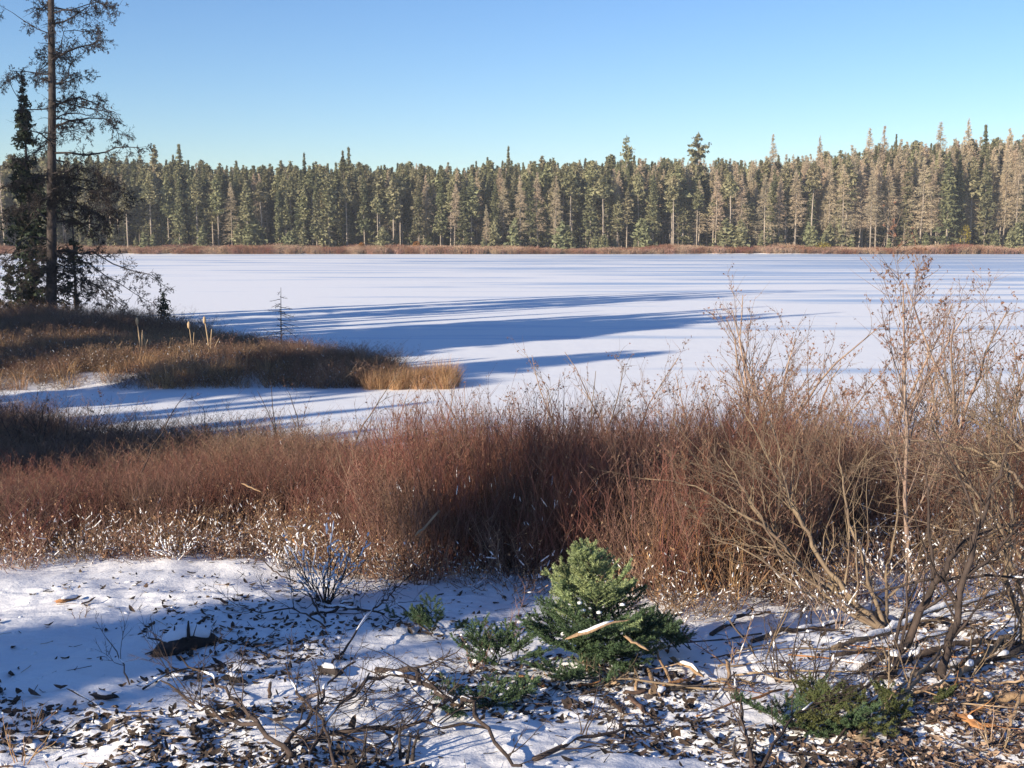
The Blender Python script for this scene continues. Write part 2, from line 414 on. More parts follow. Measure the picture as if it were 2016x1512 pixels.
# ================================================================== FAR TREES
def rand_tris(rng, C, size, flat=.5, stretch=1.6):
    """leaf-sized triangles at the centres C"""
    n = len(C)
    a = unit(rng.normal(size=(n, 3)) * np.array([1, 1, flat])); q = unit(np.cross(a, rng.normal(size=(n, 3))))
    s = (size * rng.uniform(.6, 1.35, n))[:, None]
    return np.stack([C - a * s * stretch * .5 - q * s * .35, C + a * s * stretch * .5, C - a * s * stretch * .2 + q * s * .5], 1)

def conifer_meshes(tagname, seed, H=15, base=.15, wid=1.7, nb=230, droop=.25, tuft=.34, mat_c='far_spruce', shape=1.0, lumps=0.0, trunk_r=.13, per=7, bark='far_bark', sliver=False):
    rng = rng_(seed)
    t = MB()
    zz = np.linspace(0, H * .985, 9); wob = np.cumsum(rng.normal(0, .04, (9, 2)), 0); wob -= wob[0]
    P = np.column_stack([wob, zz]); t.tube(P, trunk_r * (1 - zz / H) ** .8 + .015, 6)
    f = rng.random(nb) ** .85
    z = H * (base + (1 - base) * f)
    prof = np.clip((1 - f), 0, 1) ** shape * (.55 + .45 * np.clip((1 - f) * 5, 0, 1))
    if lumps: prof = prof * (1 - lumps + lumps * 2 * np.array([vnoise(v * 1.1, seed, seed) for v in z]))
    az = rng.random(nb) * 2 * pi
    Lb = wid * (prof * .95 + .02) * rng.uniform(.6, 1.12, nb)
    s = rng.uniform(.12, 1.0, (nb, per))
    r = Lb[:, None] * s
    cx = np.interp(z, zz, wob[:, 0])[:, None] + r * np.cos(az)[:, None]; cy = np.interp(z, zz, wob[:, 1])[:, None] + r * np.sin(az)[:, None]
    cz = z[:, None] - droop * r + .25 * r * s ** 2 * droop * 2
    C = np.stack([cx, cy, cz], -1).reshape(-1, 3) + rng.normal(0, .07, (nb * per, 3))
    c = MB()
    if not sliver:
        c.tris(rand_tris(rng, C, tuft * np.repeat(.45 + .75 * np.clip((1 - f) * 3, 0, 1), per)))
        top = np.column_stack([np.full(9, wob[-1, 0]), np.full(9, wob[-1, 1]), H * (1 - rng.random(9) * .07)])
        c.tris(rand_tris(rng, top, tuft * .42, flat=2))
    else:
        n = len(C)
        d = np.stack([np.cos(az), np.sin(az), np.full(nb, -.15)], -1).repeat(per, 0) + rng.normal(0, .55, (n, 3))
        d = unit(d) * rng.uniform(.35, .95, (n, 1)) * tuft * 2.2 * np.repeat(.22 + .78 * np.clip((1 - f) * 3.2, 0, 1), per)[:, None]
        side = unit(np.cross(d, rng.normal(size=(n, 3)))) * rng.uniform(.018, .04, (n, 1))
        c.tris(np.stack([C - side, C + side, C + d], 1))
        # main limbs
        for k in range(0, nb, 2):
            e = np.array([cos(az[k]), sin(az[k]), -droop * .6]) * Lb[k]
            p0 = np.array([np.interp(z[k], zz, wob[:, 0]), np.interp(z[k], zz, wob[:, 1]), z[k]]); sd = np.array([-sin(az[k]), cos(az[k]), .8]) * .03
            c.tris([[p0 - sd, p0 + sd, p0 + e]])
    # dead lower limbs on the bare part of the trunk
    if base > .25:
        nd = 26
        zd = H * base * rng.uniform(.25, 1, nd); ad = rng.random(nd) * 2 * pi; ld = rng.uniform(.5, 1.3, nd)
        p0 = np.stack([0 * zd, 0 * zd, zd], -1); e = np.stack([np.cos(ad) * ld, np.sin(ad) * ld, -.25 * ld], -1)
        sd = np.array([0, 0, .025])
        t.tris(np.stack([p0 - sd, p0 + sd, p0 + e], 1))
    return t.mesh("trunk", [M[bark]]), c.mesh("crown", [M[mat_c]])

KIND = {}
KIND['spruce'] = [conifer_meshes('spruce', 100 + k, H=15, base=[.04, .10, .2, .08][k], wid=[2.1, 1.8, 1.9, 2.5][k], nb=300, droop=.35, mat_c='far_spruce', shape=.85, lumps=.2, tuft=.33) for k in range(4)]
KIND['pine'] = [conifer_meshes('pine', 120 + k, H=15, base=[.42, .55, .32, .6, .48, .68, .72][k], wid=[1.9, 2.1, 1.8, 2.3, 2.0, 1.7, 1.9][k], nb=230, droop=-.1, mat_c='far_pine', shape=.5, lumps=.5, trunk_r=.16, tuft=.38) for k in range(7)]
KIND['tamarack'] = [conifer_meshes('tam', 140 + k, H=15, base=[.22, .3, .12, .35][k], wid=[2.0, 1.8, 2.3, 2.0][k], nb=260, droop=.05, mat_c='far_tam', shape=.75, lumps=.25, trunk_r=.13, tuft=.36, per=11, sliver=True) for k in range(4)]
KIND['young'] = [conifer_meshes('young', 160 + k, H=3.2, base=.02, wid=[.95, 1.2, 1.0][k], nb=90, droop=-.1, mat_c='young', shape=.6, lumps=.3, trunk_r=.04, tuft=.24) for k in range(3)]
KIND['bigpine'] = [conifer_meshes('bigpine', 181, H=18, base=.52, wid=3.0, nb=80, droop=-.35, mat_c='far_pine', shape=.25, lumps=.9, trunk_r=.22, tuft=.40, per=16)]
KIND['dead'] = [conifer_meshes('dead', 190 + k, H=13, base=.2, wid=1.0, nb=60, droop=.2, mat_c='far_tam', shape=.5, lumps=.5, trunk_r=.12, tuft=.3, per=5, sliver=True) for k in range(2)]

def place_tree(kind, var, name, x, y, h, label, cat, group=None, rot=0.0, wide=1.0):
    H0 = {'young': 3.2, 'bigpine': 18, 'dead': 13}.get(kind, 15)
    tr, cr = KIND[kind][var % len(KIND[kind])]
    o = thing(name, label, cat, (x, y, float(ground_z(x, y)) - .05), group)
    s = h / H0; o.scale = (s * wide, s * wide, s); o.rotation_euler = (0, 0, rot)
    link("trunk", tr, o); link("crown", cr, o)
    return o
def px_of(x, y): return 1008 + F_PX * x / y / _cp
def top_py(px):         # height of the tree line in the photograph
    return np.interp(px, [-200, 0, 150, 300, 500, 700, 900, 1100, 1250, 1400, 1550, 1700, 1850, 2016, 2200], [312, 310, 306, 314, 322, 318, 322, 314, 310, 312, 306, 288, 276, 268, 262])
def h_for(x, y, py):
    """height a tree at x,y needs for its tip to reach the row py of the photograph"""
    return float(W(px_of(x, y), py, y)[2]) - float(ground_z(x, y))
rng = rng_(7)
LANDM = [(-300, 150, "behind the big tamarack"), (150, 300, "just past the big tamarack"), (300, 430, "under the bushy round top"), (430, 560, "over the little dead spruce"), (560, 680, "by the lone spruce tip"), (680, 790, "by the rust bush"), (790, 910, "by the orange bush"),
         (910, 1040, "under the sharp spruce tip"), (1040, 1170, "among the palest trunks"), (1170, 1300, "by the sparse narrow pine"), (1300, 1430, "by the ragged pine"), (1430, 1560, "behind the tallest alder"), (1560, 1680, "by the yellow shrub"),
         (1680, 1800, "behind the thin sapling"), (1800, 1920, "by the yellow green bush"), (1920, 2400, "at the tall end")]
def where(px):
    for a, b_, s in LANDM:
        if a <= px < b_: return s
    return LANDM[-1][2]
NAME = {'spruce': "spruce_tree", 'pine': "pine_tree", 'tamarack': "tamarack_tree", 'dead': "dead_tree"}
LOOK = {'spruce': "dark spruce", 'pine': "olive pine with pale trunk", 'tamarack': "bare tan tamarack", 'dead': "dead grey tree"}
def describe(kind, wide, rel, row, px):
    w = "slender" if wide < .93 else ("broad" if wide > 1.1 else "")
    hgt = "stunted" if rel > 30 else ("overtopping" if rel < -7 else "")
    r = ["fronting the wood", "in the second rank", "set back", "deep"][row]
    return " ".join((hgt + " " + w + " " + LOOK[kind] + " " + r + " " + where(px)).split())
def pick(px, rng):
    tam = np.interp(px, [0, 600, 1150, 1300, 1500, 1700, 2016], [.08, .07, .12, .35, .55, .66, .72])
    u = rng.random()
    if u < tam: return 'tamarack'
    if u > .97: return 'dead'
    return 'spruce' if rng.random() < .42 else 'pine'
used = []
for row, (dy, sp) in enumerate([(4.5, 2.15), (7.5, 2.3), (10.5, 2.4), (14.0, 2.6)]):
    x = -84.0 + row * .7
    while x < 86:
        xx = x + rng.normal(0, .45); yy = SHORE_FAR + dy + rng.normal(0, .9)
        x += sp * rng.uniform(.72, 1.3)
        px = px_of(xx, yy)
        if px < -30 or px > 2046: continue
        k = pick(px, rng)
        tp = top_py(px) + rng.normal(9, 7) + [18, 9, 3, 0][row]
        if rng.random() < .12: tp += 45
        h = h_for(xx, yy, tp)
        wd = rng.uniform(.8, 1.25); rel = tp - top_py(px)
        vv = int(rng.integers(5))
        if k == 'pine' and row < 2 and 500 < px < 1700 and rng.random() < .8: vv = 5 + vv % 2
        place_tree(k, vv, NAME[k], xx, yy, h, describe(k, wd, rel, row, px), NAME[k].replace("_", " "), LOOK[k] + " trees of the far shore", rng.random() * 6.3, wd)
# the trees that stand out
def outst(px, py, dy, kind, var, name, label, cat, wide=1.0):
    y = SHORE_FAR + dy; x = W(px, 400, y)[0]
    place_tree(kind, var, name, x, y, h_for(x, y, py), label, cat, None, px * .37, wide)
outst(1372, 262, 13, 'bigpine', 0, "pine_tree", "ragged tall pine with upswept limbs above the far tree line", "pine tree", .8)
outst(1232, 268, 12, 'bigpine', 0, "pine_tree", "narrow sparse pine standing above the far trees beside the ragged one", "pine tree", .45)
outst(688, 290, 12, 'spruce', 1, "spruce_tree", "pointed spruce tip paired with another over the middle of the wood", "spruce tree")
outst(676, 296, 14, 'spruce', 2, "spruce_tree", "blunter spruce tip beside the pointed one over the wood", "spruce tree")
outst(602, 300, 12, 'spruce', 0, "spruce_tree", "lone spruce tip between two low stretches of the tree line", "spruce tree", .8)
outst(358, 284, 11, 'spruce', 3, "spruce_tree", "bushy round topped spruce just beyond the point", "spruce tree", 1.1)
outst(308, 284, 11, 'pine', 2, "pine_tree", "high narrow pine tip next to the bushy spruce beyond the point", "pine tree", .8)
outst(1000, 288, 12, 'spruce', 1, "spruce_tree", "sharp spruce tip highest of those over the pale trunks", "spruce tree", .8)
outst(1708, 252, 13, 'tamarack', 2, "tamarack_tree", "tall pale tamarack cone first of the high ones", "tamarack tree", .9)
outst(1735, 248, 14, 'tamarack', 0, "tamarack_tree", "tall pale tamarack close beside the first high cone", "tamarack tree", .8)
outst(1759, 264, 12, 'spruce', 2, "spruce_tree", "small dark spruce tip between pale tamarack cones", "spruce tree", .7)
outst(1846, 240, 13, 'tamarack', 2, "tamarack_tree", "broad pale tamarack cone above the yellow green bush", "tamarack tree", 1.0)
outst(1900, 232, 13, 'tamarack', 1, "tamarack_tree", "highest spindly tamarack of the far shore", "tamarack tree", .8)
outst(1936, 246, 11, 'spruce', 3, "spruce_tree", "dark bushy spruce top among the tallest tamaracks", "spruce tree", .9)
outst(1985, 250, 13, 'tamarack', 3, "tamarack_tree", "pale tamarack cone last before the picture's edge", "tamarack tree", .8)
outst(1518, 264, 13, 'tamarack', 0, "tamarack_tree", "pale tamarack cone standing alone above the yellow shrub", "tamarack tree", .8)
outst(1611, 266, 13, 'tamarack', 1, "tamarack_tree", "thin tamarack tip between two green spruce tops", "tamarack tree", .7)
# young pines at the foot of the wood
for px in list(rng.uniform(-10, 1250, 34)) + list(rng.uniform(1250, 2030, 26)):
    y = SHORE_FAR + rng.uniform(2.2, 4.0); x = W(px, 480, y)[0]; h = rng.uniform(1.8, 5.2)
    place_tree('young', int(rng.integers(3)), "young_pine", x, y, h, "young green pine at the foot of the wood " + where(px), "young pine", "young pines of the far shore", rng.random() * 6, rng.uniform(.8, 1.3))
def bush(px, py_top, dy, wpx, matn, name, label, cat):
    y = SHORE_FAR + dy; x = W(px, 480, y)[0]; z0 = float(ground_z(x, y)); h = h_for(x, y, py_top); w = wpx / F_PX * y / 2
    r = rng_(int(px)); n = 420
    d = unit(r.normal(size=(n, 3))) * r.uniform(.3, 1, (n, 1)) ** .5
    C = np.array([0, 0, h * .52]) + d * np.array([w, w, h * .48]); C[:, 2] = np.abs(C[:, 2])
    o = thing(name, label, cat, (x, y, z0))
    b = MB(); b.tris(rand_tris(r, C, .2)); b.build("foliage", [M[matn]], o)
    b = MB()
    for k in range(6): b.tube([[0, 0, -.1], [r.normal(0, w * .3), r.normal(0, w * .3), h * .5], [r.normal(0, w * .5), r.normal(0, w * .5), h * .85]], [.03, .02, .008], 4)
    b.build("stems", [M['far_bark']], o)
bush(820, 474, 2.6, 16, 'orange', "autumn_bush", "small orange bush at the edge of the far shore", "bush")
bush(1620, 476, 2.4, 34, 'yellow', "autumn_bush", "low yellow shrub on the far shore beneath tan trees", "bush")
bush(1898, 440, 3.0, 24, 'yellow', "autumn_bush", "tall yellow green bush under the highest tamaracks", "bush")
bush(712, 477, 2.5, 12, 'orange', "autumn_bush", "tiny rust bush below the paired spruce tips", "bush")

# the wood behind the front rows: one mass
allm = []
def merged(kind, v):
    tr, cr = KIND[kind][v]
    import bmesh as _b
    bm = _b.new(); bm.from_mesh(tr)
    nt = len(bm.faces); bm.from_mesh(cr); bm.faces.ensure_lookup_table()
    for f in bm.faces[nt:]: f.material_index = 1
    me = bpy.data.meshes.new(kind + "_tree_%d" % v); bm.to_mesh(me); bm.free()
    me.materials.append(tr.materials[0]); me.materials.append(cr.materials[0]); return me
BACK = [merged('spruce', 0), merged('spruce', 2), merged('pine', 0), merged('pine', 2), merged('tamarack', 0), merged('tamarack', 1), merged('spruce', 3), merged('pine', 3)]
pts, rot, scl, idx = [], [], [], []
for row in range(19):
    y0 = SHORE_FAR + 5.8 + row * 2.5; x = -100.
    while x < 112:
        xx = x + rng.normal(0, .8); yy = y0 + rng.normal(0, .9); x += 2.6 * rng.uniform(.7, 1.35)
        px = px_of(xx, yy); k = pick(px, rng)
        h = h_for(xx, yy, top_py(px) + rng.normal(12, 8) + (rng.uniform(0, 60) if row < 5 else 0))
        s = h / 15
        pts.append((xx, yy, float(ground_z(xx, yy)))); rot.append((0, 0, rng.random() * 6.28)); w = s * rng.uniform(.9, 1.2); scl.append((w, w, s))
        idx.append({'spruce': [0, 1, 6], 'pine': [2, 3, 7], 'tamarack': [4, 5], 'dead': [1]}[k][int(rng.integers(100)) % {'spruce': 3, 'pine': 3, 'tamarack': 2, 'dead': 1}[k]])
scatter("deep_forest", pts, rot, scl, idx, BACK, "deep mixed forest filling in behind the shore trees")

# ================================================================== BRUSH CLUMPS (shared meshes)
def stems(rng, mb, n, rad, h, lean, r0, twigs, m=0, tw_len=.16, leafy=0, mleaf=1, hv=.25, sn=0, msnow=2, bend=.06, tw_r=.0016):
    for _ in range(n):
        a = rng.random() * 6.283; q = rad * rng.random() ** .5; hh = h * (1 + rng.uniform(-hv, hv))
        d = np.array([cos(a), sin(a)]) * rng.uniform(0, lean) + rng.normal(0, .05, 2)
        t = np.linspace(0, 1, 5); bx = np.cumsum(rng.normal(0, bend, (5, 2)), 0) * hh; bx -= bx[0]
        P = np.column_stack([q * cos(a) + d[0] * hh * t ** 1.2 + bx[:, 0], q * sin(a) + d[1] * hh * t ** 1.2 + bx[:, 1], hh * t])
        mb.tube(P, r0 * (1.05 - t * .85), 3, m)
        k = rng.poisson(twigs)
        if k:
            tt = rng.uniform(.3, 1, k); B = np.column_stack([np.interp(tt, t, P[:, c]) for c in range(3)])
            az = rng.random(k) * 6.283; ang = rng.uniform(.35, .9, k); L = tw_len * rng.uniform(.5, 1.4, k)
            D = np.stack([np.cos(az) * np.sin(ang), np.sin(az) * np.sin(ang), np.cos(ang)], -1) * L[:, None]
            s1 = unit(np.cross(D, rng.normal(size=(k, 3)))); s2 = unit(np.cross(D, s1))
            p0 = B + s1 * tw_r; p1 = B - s1 * tw_r * .5 + s2 * tw_r * .87; p2 = B - s1 * tw_r * .5 - s2 * tw_r * .87; e = B + D
            mb.tris(np.concatenate([np.stack([p0, p1, e], 1), np.stack([p1, p2, e], 1), np.stack([p2, p0, e], 1)]), m)
            if leafy:
                nl = int(k * leafy); ii = rng.integers(0, k, nl); C = B[ii] + D[ii] * rng.uniform(.3, 1.05, (nl, 1))
                mb.tris(rand_tris(rng, C, .014, 1, 1.8), mleaf)
        for _s in range(rng.poisson(sn)):
            u = rng.uniform(.08, .9); uu = u + np.array([0, .02, rng.uniform(.03, .07)]); Q = np.column_stack([np.interp(uu, t, P[:, c]) for c in range(3)])
            w_ = rng.uniform(.0035, .008); mb.tube(Q + [0, 0, w_ * .6], [w_ * .5, w_, w_ * .4], 4, msnow)
def clump(name, seed, mats, **k):
    mb = MB(); stems(rng_(seed), mb, mb=None, **k) if False else stems(rng_(seed), mb, **k); return mb.mesh(name, mats)
RED = [clump("red_stems_%d" % k, 300 + k, [M['red'], M['dull'], M['snow_cap']], n=34, rad=.22, h=1.0, lean=.32, hv=.4, r0=.0046, twigs=9, leafy=.5, sn=.02) for k in range(4)]
BRN = [clump("brown_stems_%d" % k, 310 + k, [M['brown'], M['dull'], M['snow_cap']], n=24, rad=.22, h=1.0, lean=.5, hv=.4, r0=.005, twigs=10, leafy=.9, sn=.03, bend=.09, tw_len=.2) for k in range(4)]
BOG = [clump("bog_shrub_%d" % k, 320 + k, [M['dull'], M['brown'], M['snow_cap']], n=30, rad=.3, h=.5, lean=.6, r0=.004, twigs=10, leafy=1.6, sn=.9, bend=.12, tw_len=.13) for k in range(3)]
SNOWY = [clump("snowy_twigs_%d" % k, 330 + k, [M['brown'], M['straw'], M['snow_cap']], n=30, rad=.26, h=.34, lean=1.0, r0=.0045, twigs=5, leafy=1.1, sn=2.4, bend=.2, tw_len=.1, hv=.5) for k in range(3)]
def blades(name, seed, mat_, n, h, rad, arch, w):
    rng = rng_(seed); mb = MB()
    for _ in range(n):
        a = rng.random() * 6.283; q = rad * rng.random() ** .5; hh = h * rng.uniform(.5, 1.15); l = arch * rng.uniform(.2, 1.3)
        t = np.array([0, .35, .7, 1.0]); c = np.array([cos(a), sin(a)])
        P = np.column_stack([q * cos(a) + c[0] * l * hh * t ** 2, q * sin(a) + c[1] * l * hh * t ** 2, hh * (t - l * .45 * t ** 3)])
        s = np.array([-sin(a + rng.normal(0, .6)), cos(a), 0]) * w; ww = np.array([1, .9, .6, .1])[:, None]
        A, B = P - s * ww, P + s * ww
        mb.quads(np.stack([A[:-1], B[:-1], B[1:], A[1:]], 1))
    return mb.mesh(name, [mat_])
SEDGE = [blades("sedge_%d" % k, 340 + k, M['straw'], 60, .55, .16, .6, .003) for k in range(3)]
FARBR = [clump("shore_brush_%d" % k, 350 + k, [M['russet'], M['russet'], M['snow_cap']], n=36, rad=.6, h=.95, lean=.4, r0=.016, twigs=8, leafy=2.5, sn=0, tw_len=.35, tw_r=.012) for k in range(3)]
# larger leaves on the far brush so that it stays visible
def spread(n, xr, yr, dens, seed, h, meshes, name, label, hv=.25, sink=.03, wide=1.0, tilt=.06):
    rng = rng_(seed); x = rng.uniform(*xr, n); y = rng.uniform(*yr, n)
    k = rng.random(n) < dens(x, y); x, y = x[k], y[k]; n = len(x)
    hh = (h(x, y) if callable(h) else np.full(n, h)) * (1 + rng.uniform(-hv, hv, n))
    z = np.maximum(ground_z(x, y), -.02) - sink
    rot = np.column_stack([rng.normal(0, tilt, n), rng.normal(0, tilt, n), rng.random(n) * 6.283])
    return scatter(name, np.column_stack([x, y, z]), rot, np.column_stack([np.full(n, wide) * (.6 + .4 * hh), np.full(n, wide) * (.6 + .4 * hh), hh]), rng.integers(0, len(meshes), n), meshes, label)
spread(3200, (-92, 92), (SHORE_FAR - .8, SHORE_FAR + 3.4), lambda x, y: np.full(len(x), .95), 61, lambda x, y: .42 + .85 * fbm(x * .12, y * .2, 5, 3) ** 1.5, FARBR, "shore_brush", "band of russet brush lining the far shore", wide=1.3)

def front_edge(x, y=None):      # where the near thicket begins
    px = 1008 + F_PX * x / 10.5
    return np.interp(px, [-300, 0, 300, 560, 720, 900, 1050, 1250, 1330, 1450, 1560, 1800, 2100], [11.2, 11.0, 11.3, 11.2, 10.2, 9.9, 9.75, 9.25, 9.0, 9.1, 10.3, 10.9, 10.6])
def d_red(x, y):
    e = front_edge(x) + (vnoise(x * 2.2, y * .1, 62) - .5) * .7
    k = sstep(-.1, .35, y - e) * (1 - sstep(15.0, 16.8, y))
    gap = np.exp(-(((x + 1.35) / .5) ** 2 + ((y - 14.8) / 1.3) ** 2))
    gap2 = sstep(.62, .74, fbm(x * .45, y * .45, 64, 2))
    right = 1 - .55 * sstep(2.6, 3.6, x)
    return k * (1 - gap) * (1 - .7 * gap2) * right
def h_red(x, y):
    base = np.interp(x, [-7, -4.5, -2, -.5, 1, 3, 6], [.46, .52, .74, .92, .92, .88, .84])
    return base * (.62 + .76 * fbm(x * 1.6, y * 1.3, 65, 2)) * np.interp(y, [9, 10.5, 14, 17], [1.0, 1.0, .86, .62])
spread(3000, (-7.5, 7.5), (8.8, 17.2), d_red, 66, h_red, RED, "red_brown_thicket", "dense thicket of red brown stems along the near shore", wide=.95)
spread(2100, (-7.5, 7.5), (8.8, 17.4), lambda x, y: d_red(x, y) * (.25 + .75 * sstep(-.5, 3, x)), 67, lambda x, y: h_red(x, y) * .97, BRN, "grey_brown_thicket", "twiggy grey brown brush mixed through the near thicket")
spread(1900, (-9.5, -2.2), (15.2, 19.3), lambda x, y: sstep(15.0, 15.8, y) * (1 - sstep(18.0, 19.4, y + .3 * (x + 7))), 68, lambda x, y: .40 + .40 * vnoise(x * .8, y * .8, 69), BRN, "shaded_brush", "dark shaded brush standing at the inlet's edge", wide=1.1)
spread(1400, (-1.5, 9), (15.5, 19.5), lambda x, y: .22 * sstep(15.5, 16.5, y) * (1 - sstep(17, 19.0, y)), 70, .5, BRN, "lakeside_twigs", "thin twigs standing in the snow at the lake edge", wide=1.1)
# snow laden twigs at the thicket's foot
def d_snowy(x, y):
    e = front_edge(x); px = 1008 + F_PX * x / 11
    k = sstep(-.65, -.1, y - e) * (1 - sstep(.2, .75, y - e))
    return k * np.interp(px, [0, 200, 560, 800, 1000, 1300, 1600, 2016], [.5, 1, 1, .65, .3, .35, .3, .3])
spread(1500, (-7, 7), (8, 12.5), d_snowy, 71, lambda x, y: .85 + 0 * x, SNOWY, "snowy_twigs", "snow laden twigs and grass at the foot of the thicket", wide=.9, tilt=.3)
spread(260, (2.0, 6.5), (8.8, 13.5), lambda x, y: np.full(len(x), .4), 72, .9, SNOWY, "snowy_undergrowth", "snow caught on tangled undergrowth among the alders", wide=.9, tilt=.3)
# the point
def pd_(x, y): return poly_dist(x, y, PEN)
spread(6300, (-24, -.8), (27, 58), lambda x, y: (pd_(x, y) > .1) * (1 - .75 * sstep(36, 55, y)), 73, lambda x, y: .32 + .85 * fbm(x * 1.3, y * 1.3, 74, 2) ** 1.6, BOG, "bog_shrubs", "low brown bog shrubs covering the point", wide=1.25)
spread(4200, (-22, -.8), (27, 46), lambda x, y: (pd_(x, y) > .15) * (.15 + .85 * sstep(.38, .52, fbm(x * .5, y * .5, 75, 2))), 76, lambda x, y: .9 + 0 * x, SEDGE, "sedge", "straw coloured sedge in patches on the point", wide=1.6)
spread(420, (-4.2, -.9), (27.4, 28.9), lambda x, y: ((x > -3.4) & (x < -1.35)) * (.35 + .65 * sstep(.35, .6, vnoise(x * 3, y * 3, 12))), 77, lambda x, y: .55 + .75 * vnoise(x * 2.5, y * 2.5, 7), SEDGE, "golden_grass", "upright golden grass at the tip of the point", wide=1.0)
spread(1500, (-26, -10), (37, 49), lambda x, y: (pd_(x, y) > .1) * 1.0, 78, lambda x, y: .42 + .3 * vnoise(x * .5, y * .5, 8), BRN, "tree_foot_brush", "dark brush under the tamarack and spruce on the point", wide=1.5)
spread(500, (-7, -3), (27.5, 30), lambda x, y: (pd_(x, y) > 0) * sstep(.4,.6,vnoise(x*1.2,y*1.2,4)), 79, lambda x, y: .5 + 0 * x, BRN, "dark_bank_brush", "dark twiggy brush along the shaded edge of the point", wide=1.3)
# ================================================================== WOODS ON THE BANK BESIDE AND BEHIND THE CAMERA (they shade the place)
SH = [  # q (across the light), p (along it), height, mesh
    (-32.5, -3, 15.0, 2), (-30.8, -5, 13.5, 7), (-33.6, -2, 13.5, 3), (-35.6, -3, 14.8, 2, .8), (-37.2, -1, 12.5, 7, .5), (-33, -9, 17, 3, .7), (-39.2, -2, 13.2, 1, .45), (-41, -2, 12, 1, .4), (-36.3, -5, 17, 3, .35), (-31.7, -7, 17.5, 3, .45),
    (-30.3, -7, 12.5, 3, .6), (-31.2, -10, 14, 2, .6), (-26.6, -3, 8.6, 6, .8), (-27, 0, 7.6, 0, .7),
    (-37.5, 1, 7.8, 0, 1.8), (-39.5, 2, 7.6, 6, 1.8), (-41.5, 3, 7.6, 0, 1.8), (-36, 0, 7.2, 1, 1.6), (-43.5, 4, 8, 6, 1.8), (-38.5, -1, 8, 6, 1.6), (-40.5, 0, 8.2, 0, 1.6),
    (-3.9, -30, 11.9, 0), (-2.9, -31, 11.9, 6),
    (-16.4, -14, 8.2, 6, 1.4), (-15.4, -14, 7.7, 0, 1.3), (-17.3, -15, 8.6, 0, 1.5), (-18.2, -12, 7.3, 0, 1.5), (-19.8, -13, 7.4, 6, 1.3), (-25.4, -12, 12.6, 3), (-24.7, -14, 13.2, 7), (-22.3, -13, 8.6, 0), (-20.6, -16, 9.6, 1), (-22.9, -16, 9.8, 6), (-19.5, -15, 8.0, 6), (-18, -13, 7.4, 0), (-17, -14, 7.6, 1),
    (-43.4, 4, 17, 3, .35), (-45, 2, 19, 2, .35), (-46.5, 5, 18, 7, .3), (-42.0, 1, 14.5, 1, .3), (-47.5, 1, 18, 3, .3), (-49, 4, 17, 0, .3), (-34.4, -5, 15.6, 2, .8),
    (-7.1, -25, 12.9, 0, .9), (-6.2, -28, 11.6, 6), (-8.2, -27, 10.2, 2, .8), (-7.6, -31, 14.8, 7, .65), (-7.6, -33, 14.2, 3, .6), (-4.5, -30, 11.6, 0), (-3.6, -33, 12.6, 6), (-5.4, -31, 11.3, 1), (-2.6, -31, 11.2, 6), (-1.5, -33, 11.6, 0),
    (-9.4, -30, 10.9, 0), (-10.6, -31, 10.7, 1), (-12, -32, 11.0, 6), (-13.4, -30, 10.3, 0), (-8.6, -34, 12.4, 6, .8),
]
pts, rot, scl, idx = [], [], [], []
sd = np.array([-SUN_V[0], -SUN_V[1]]) / cos(SUN_EL); qd = np.array([sd[1], -sd[0]])
rng = rng_(11)
for q, p, h, k, *wd in SH:
    x, y = qd * q + sd * p; z0 = float(ground_z(x, y))
    if p < -20: h -= z0 - .8
    pts.append((x, y, z0)); rot.append((0, 0, rng.random() * 6)); wd = wd[0] if wd else 1.0; scl.append((h / 15 * wd, h / 15 * wd, h / 15)); idx.append(k)
for _ in range(70):                       # the wood goes on, thinner light far behind
    q = rng.uniform(-60, 35); p = rng.uniform(-95, -52); x, y = qd * q + sd * p; h = rng.uniform(11, 15)
    pts.append((x, y, float(ground_z(x, y)))); rot.append((0, 0, rng.random() * 6)); scl.append((h / 15,) * 3); idx.append(int(rng.integers(8)))
scatter("bank_woods", pts, rot, scl, idx, BACK, "woods on the bank whose shadows cross snow and ice")

# ================================================================== THE BIG TAMARACK AND SPRUCE ON THE POINT
def grow(rng, out, p, d, L, r, lv, nseg=6, wob=.18, up=0.0, kids=5, ang=.8, ratio=.5, r_end=.25, t0=.25, kr=.6, flat=1.0, rmin=.0012):
    """polyline limb with recursive side shoots; out gets (points, radii, level)"""
    P = [np.array(p, float)]; d = unit(np.array(d, float)); st = L / nseg
    ds = [d]
    for _ in range(nseg):
        d = unit(d + rng.normal(0, wob, 3) + np.array([0, 0, up]))
        P.append(P[-1] + d * st); ds.append(d)
    P = np.array(P); t = np.linspace(0, 1, nseg + 1); Rr = r * (1 - t * (1 - r_end))
    out.append((P, Rr, lv))
    if lv <= 0: return
    for _ in range(rng.poisson(kids)):
        u = rng.uniform(t0, 1); q = np.array([np.interp(u, t, P[:, c]) for c in range(3)]); dd = ds[min(int(u * nseg), nseg)]
        a = unit(np.cross(dd, rng.normal(size=3))); a[2] *= flat; an = ang * rng.uniform(.6, 1.25)
        nd = dd * cos(an) + unit(a) * sin(an)
        grow(rng, out, q, nd, L * ratio * (1.15 - .6 * u) * rng.uniform(.6, 1.3), max(np.interp(u, t, Rr) * kr, rmin), lv - 1, max(3, nseg - 2), wob * 1.15, up, kids * .75, ang, ratio, r_end, t0, kr, flat, rmin)
def bake(mb, out, sides=(3, 3, 4, 6), m=0):
    for P, Rr, lv in out: mb.tube(P, Rr, sides[min(lv, 3)], m)

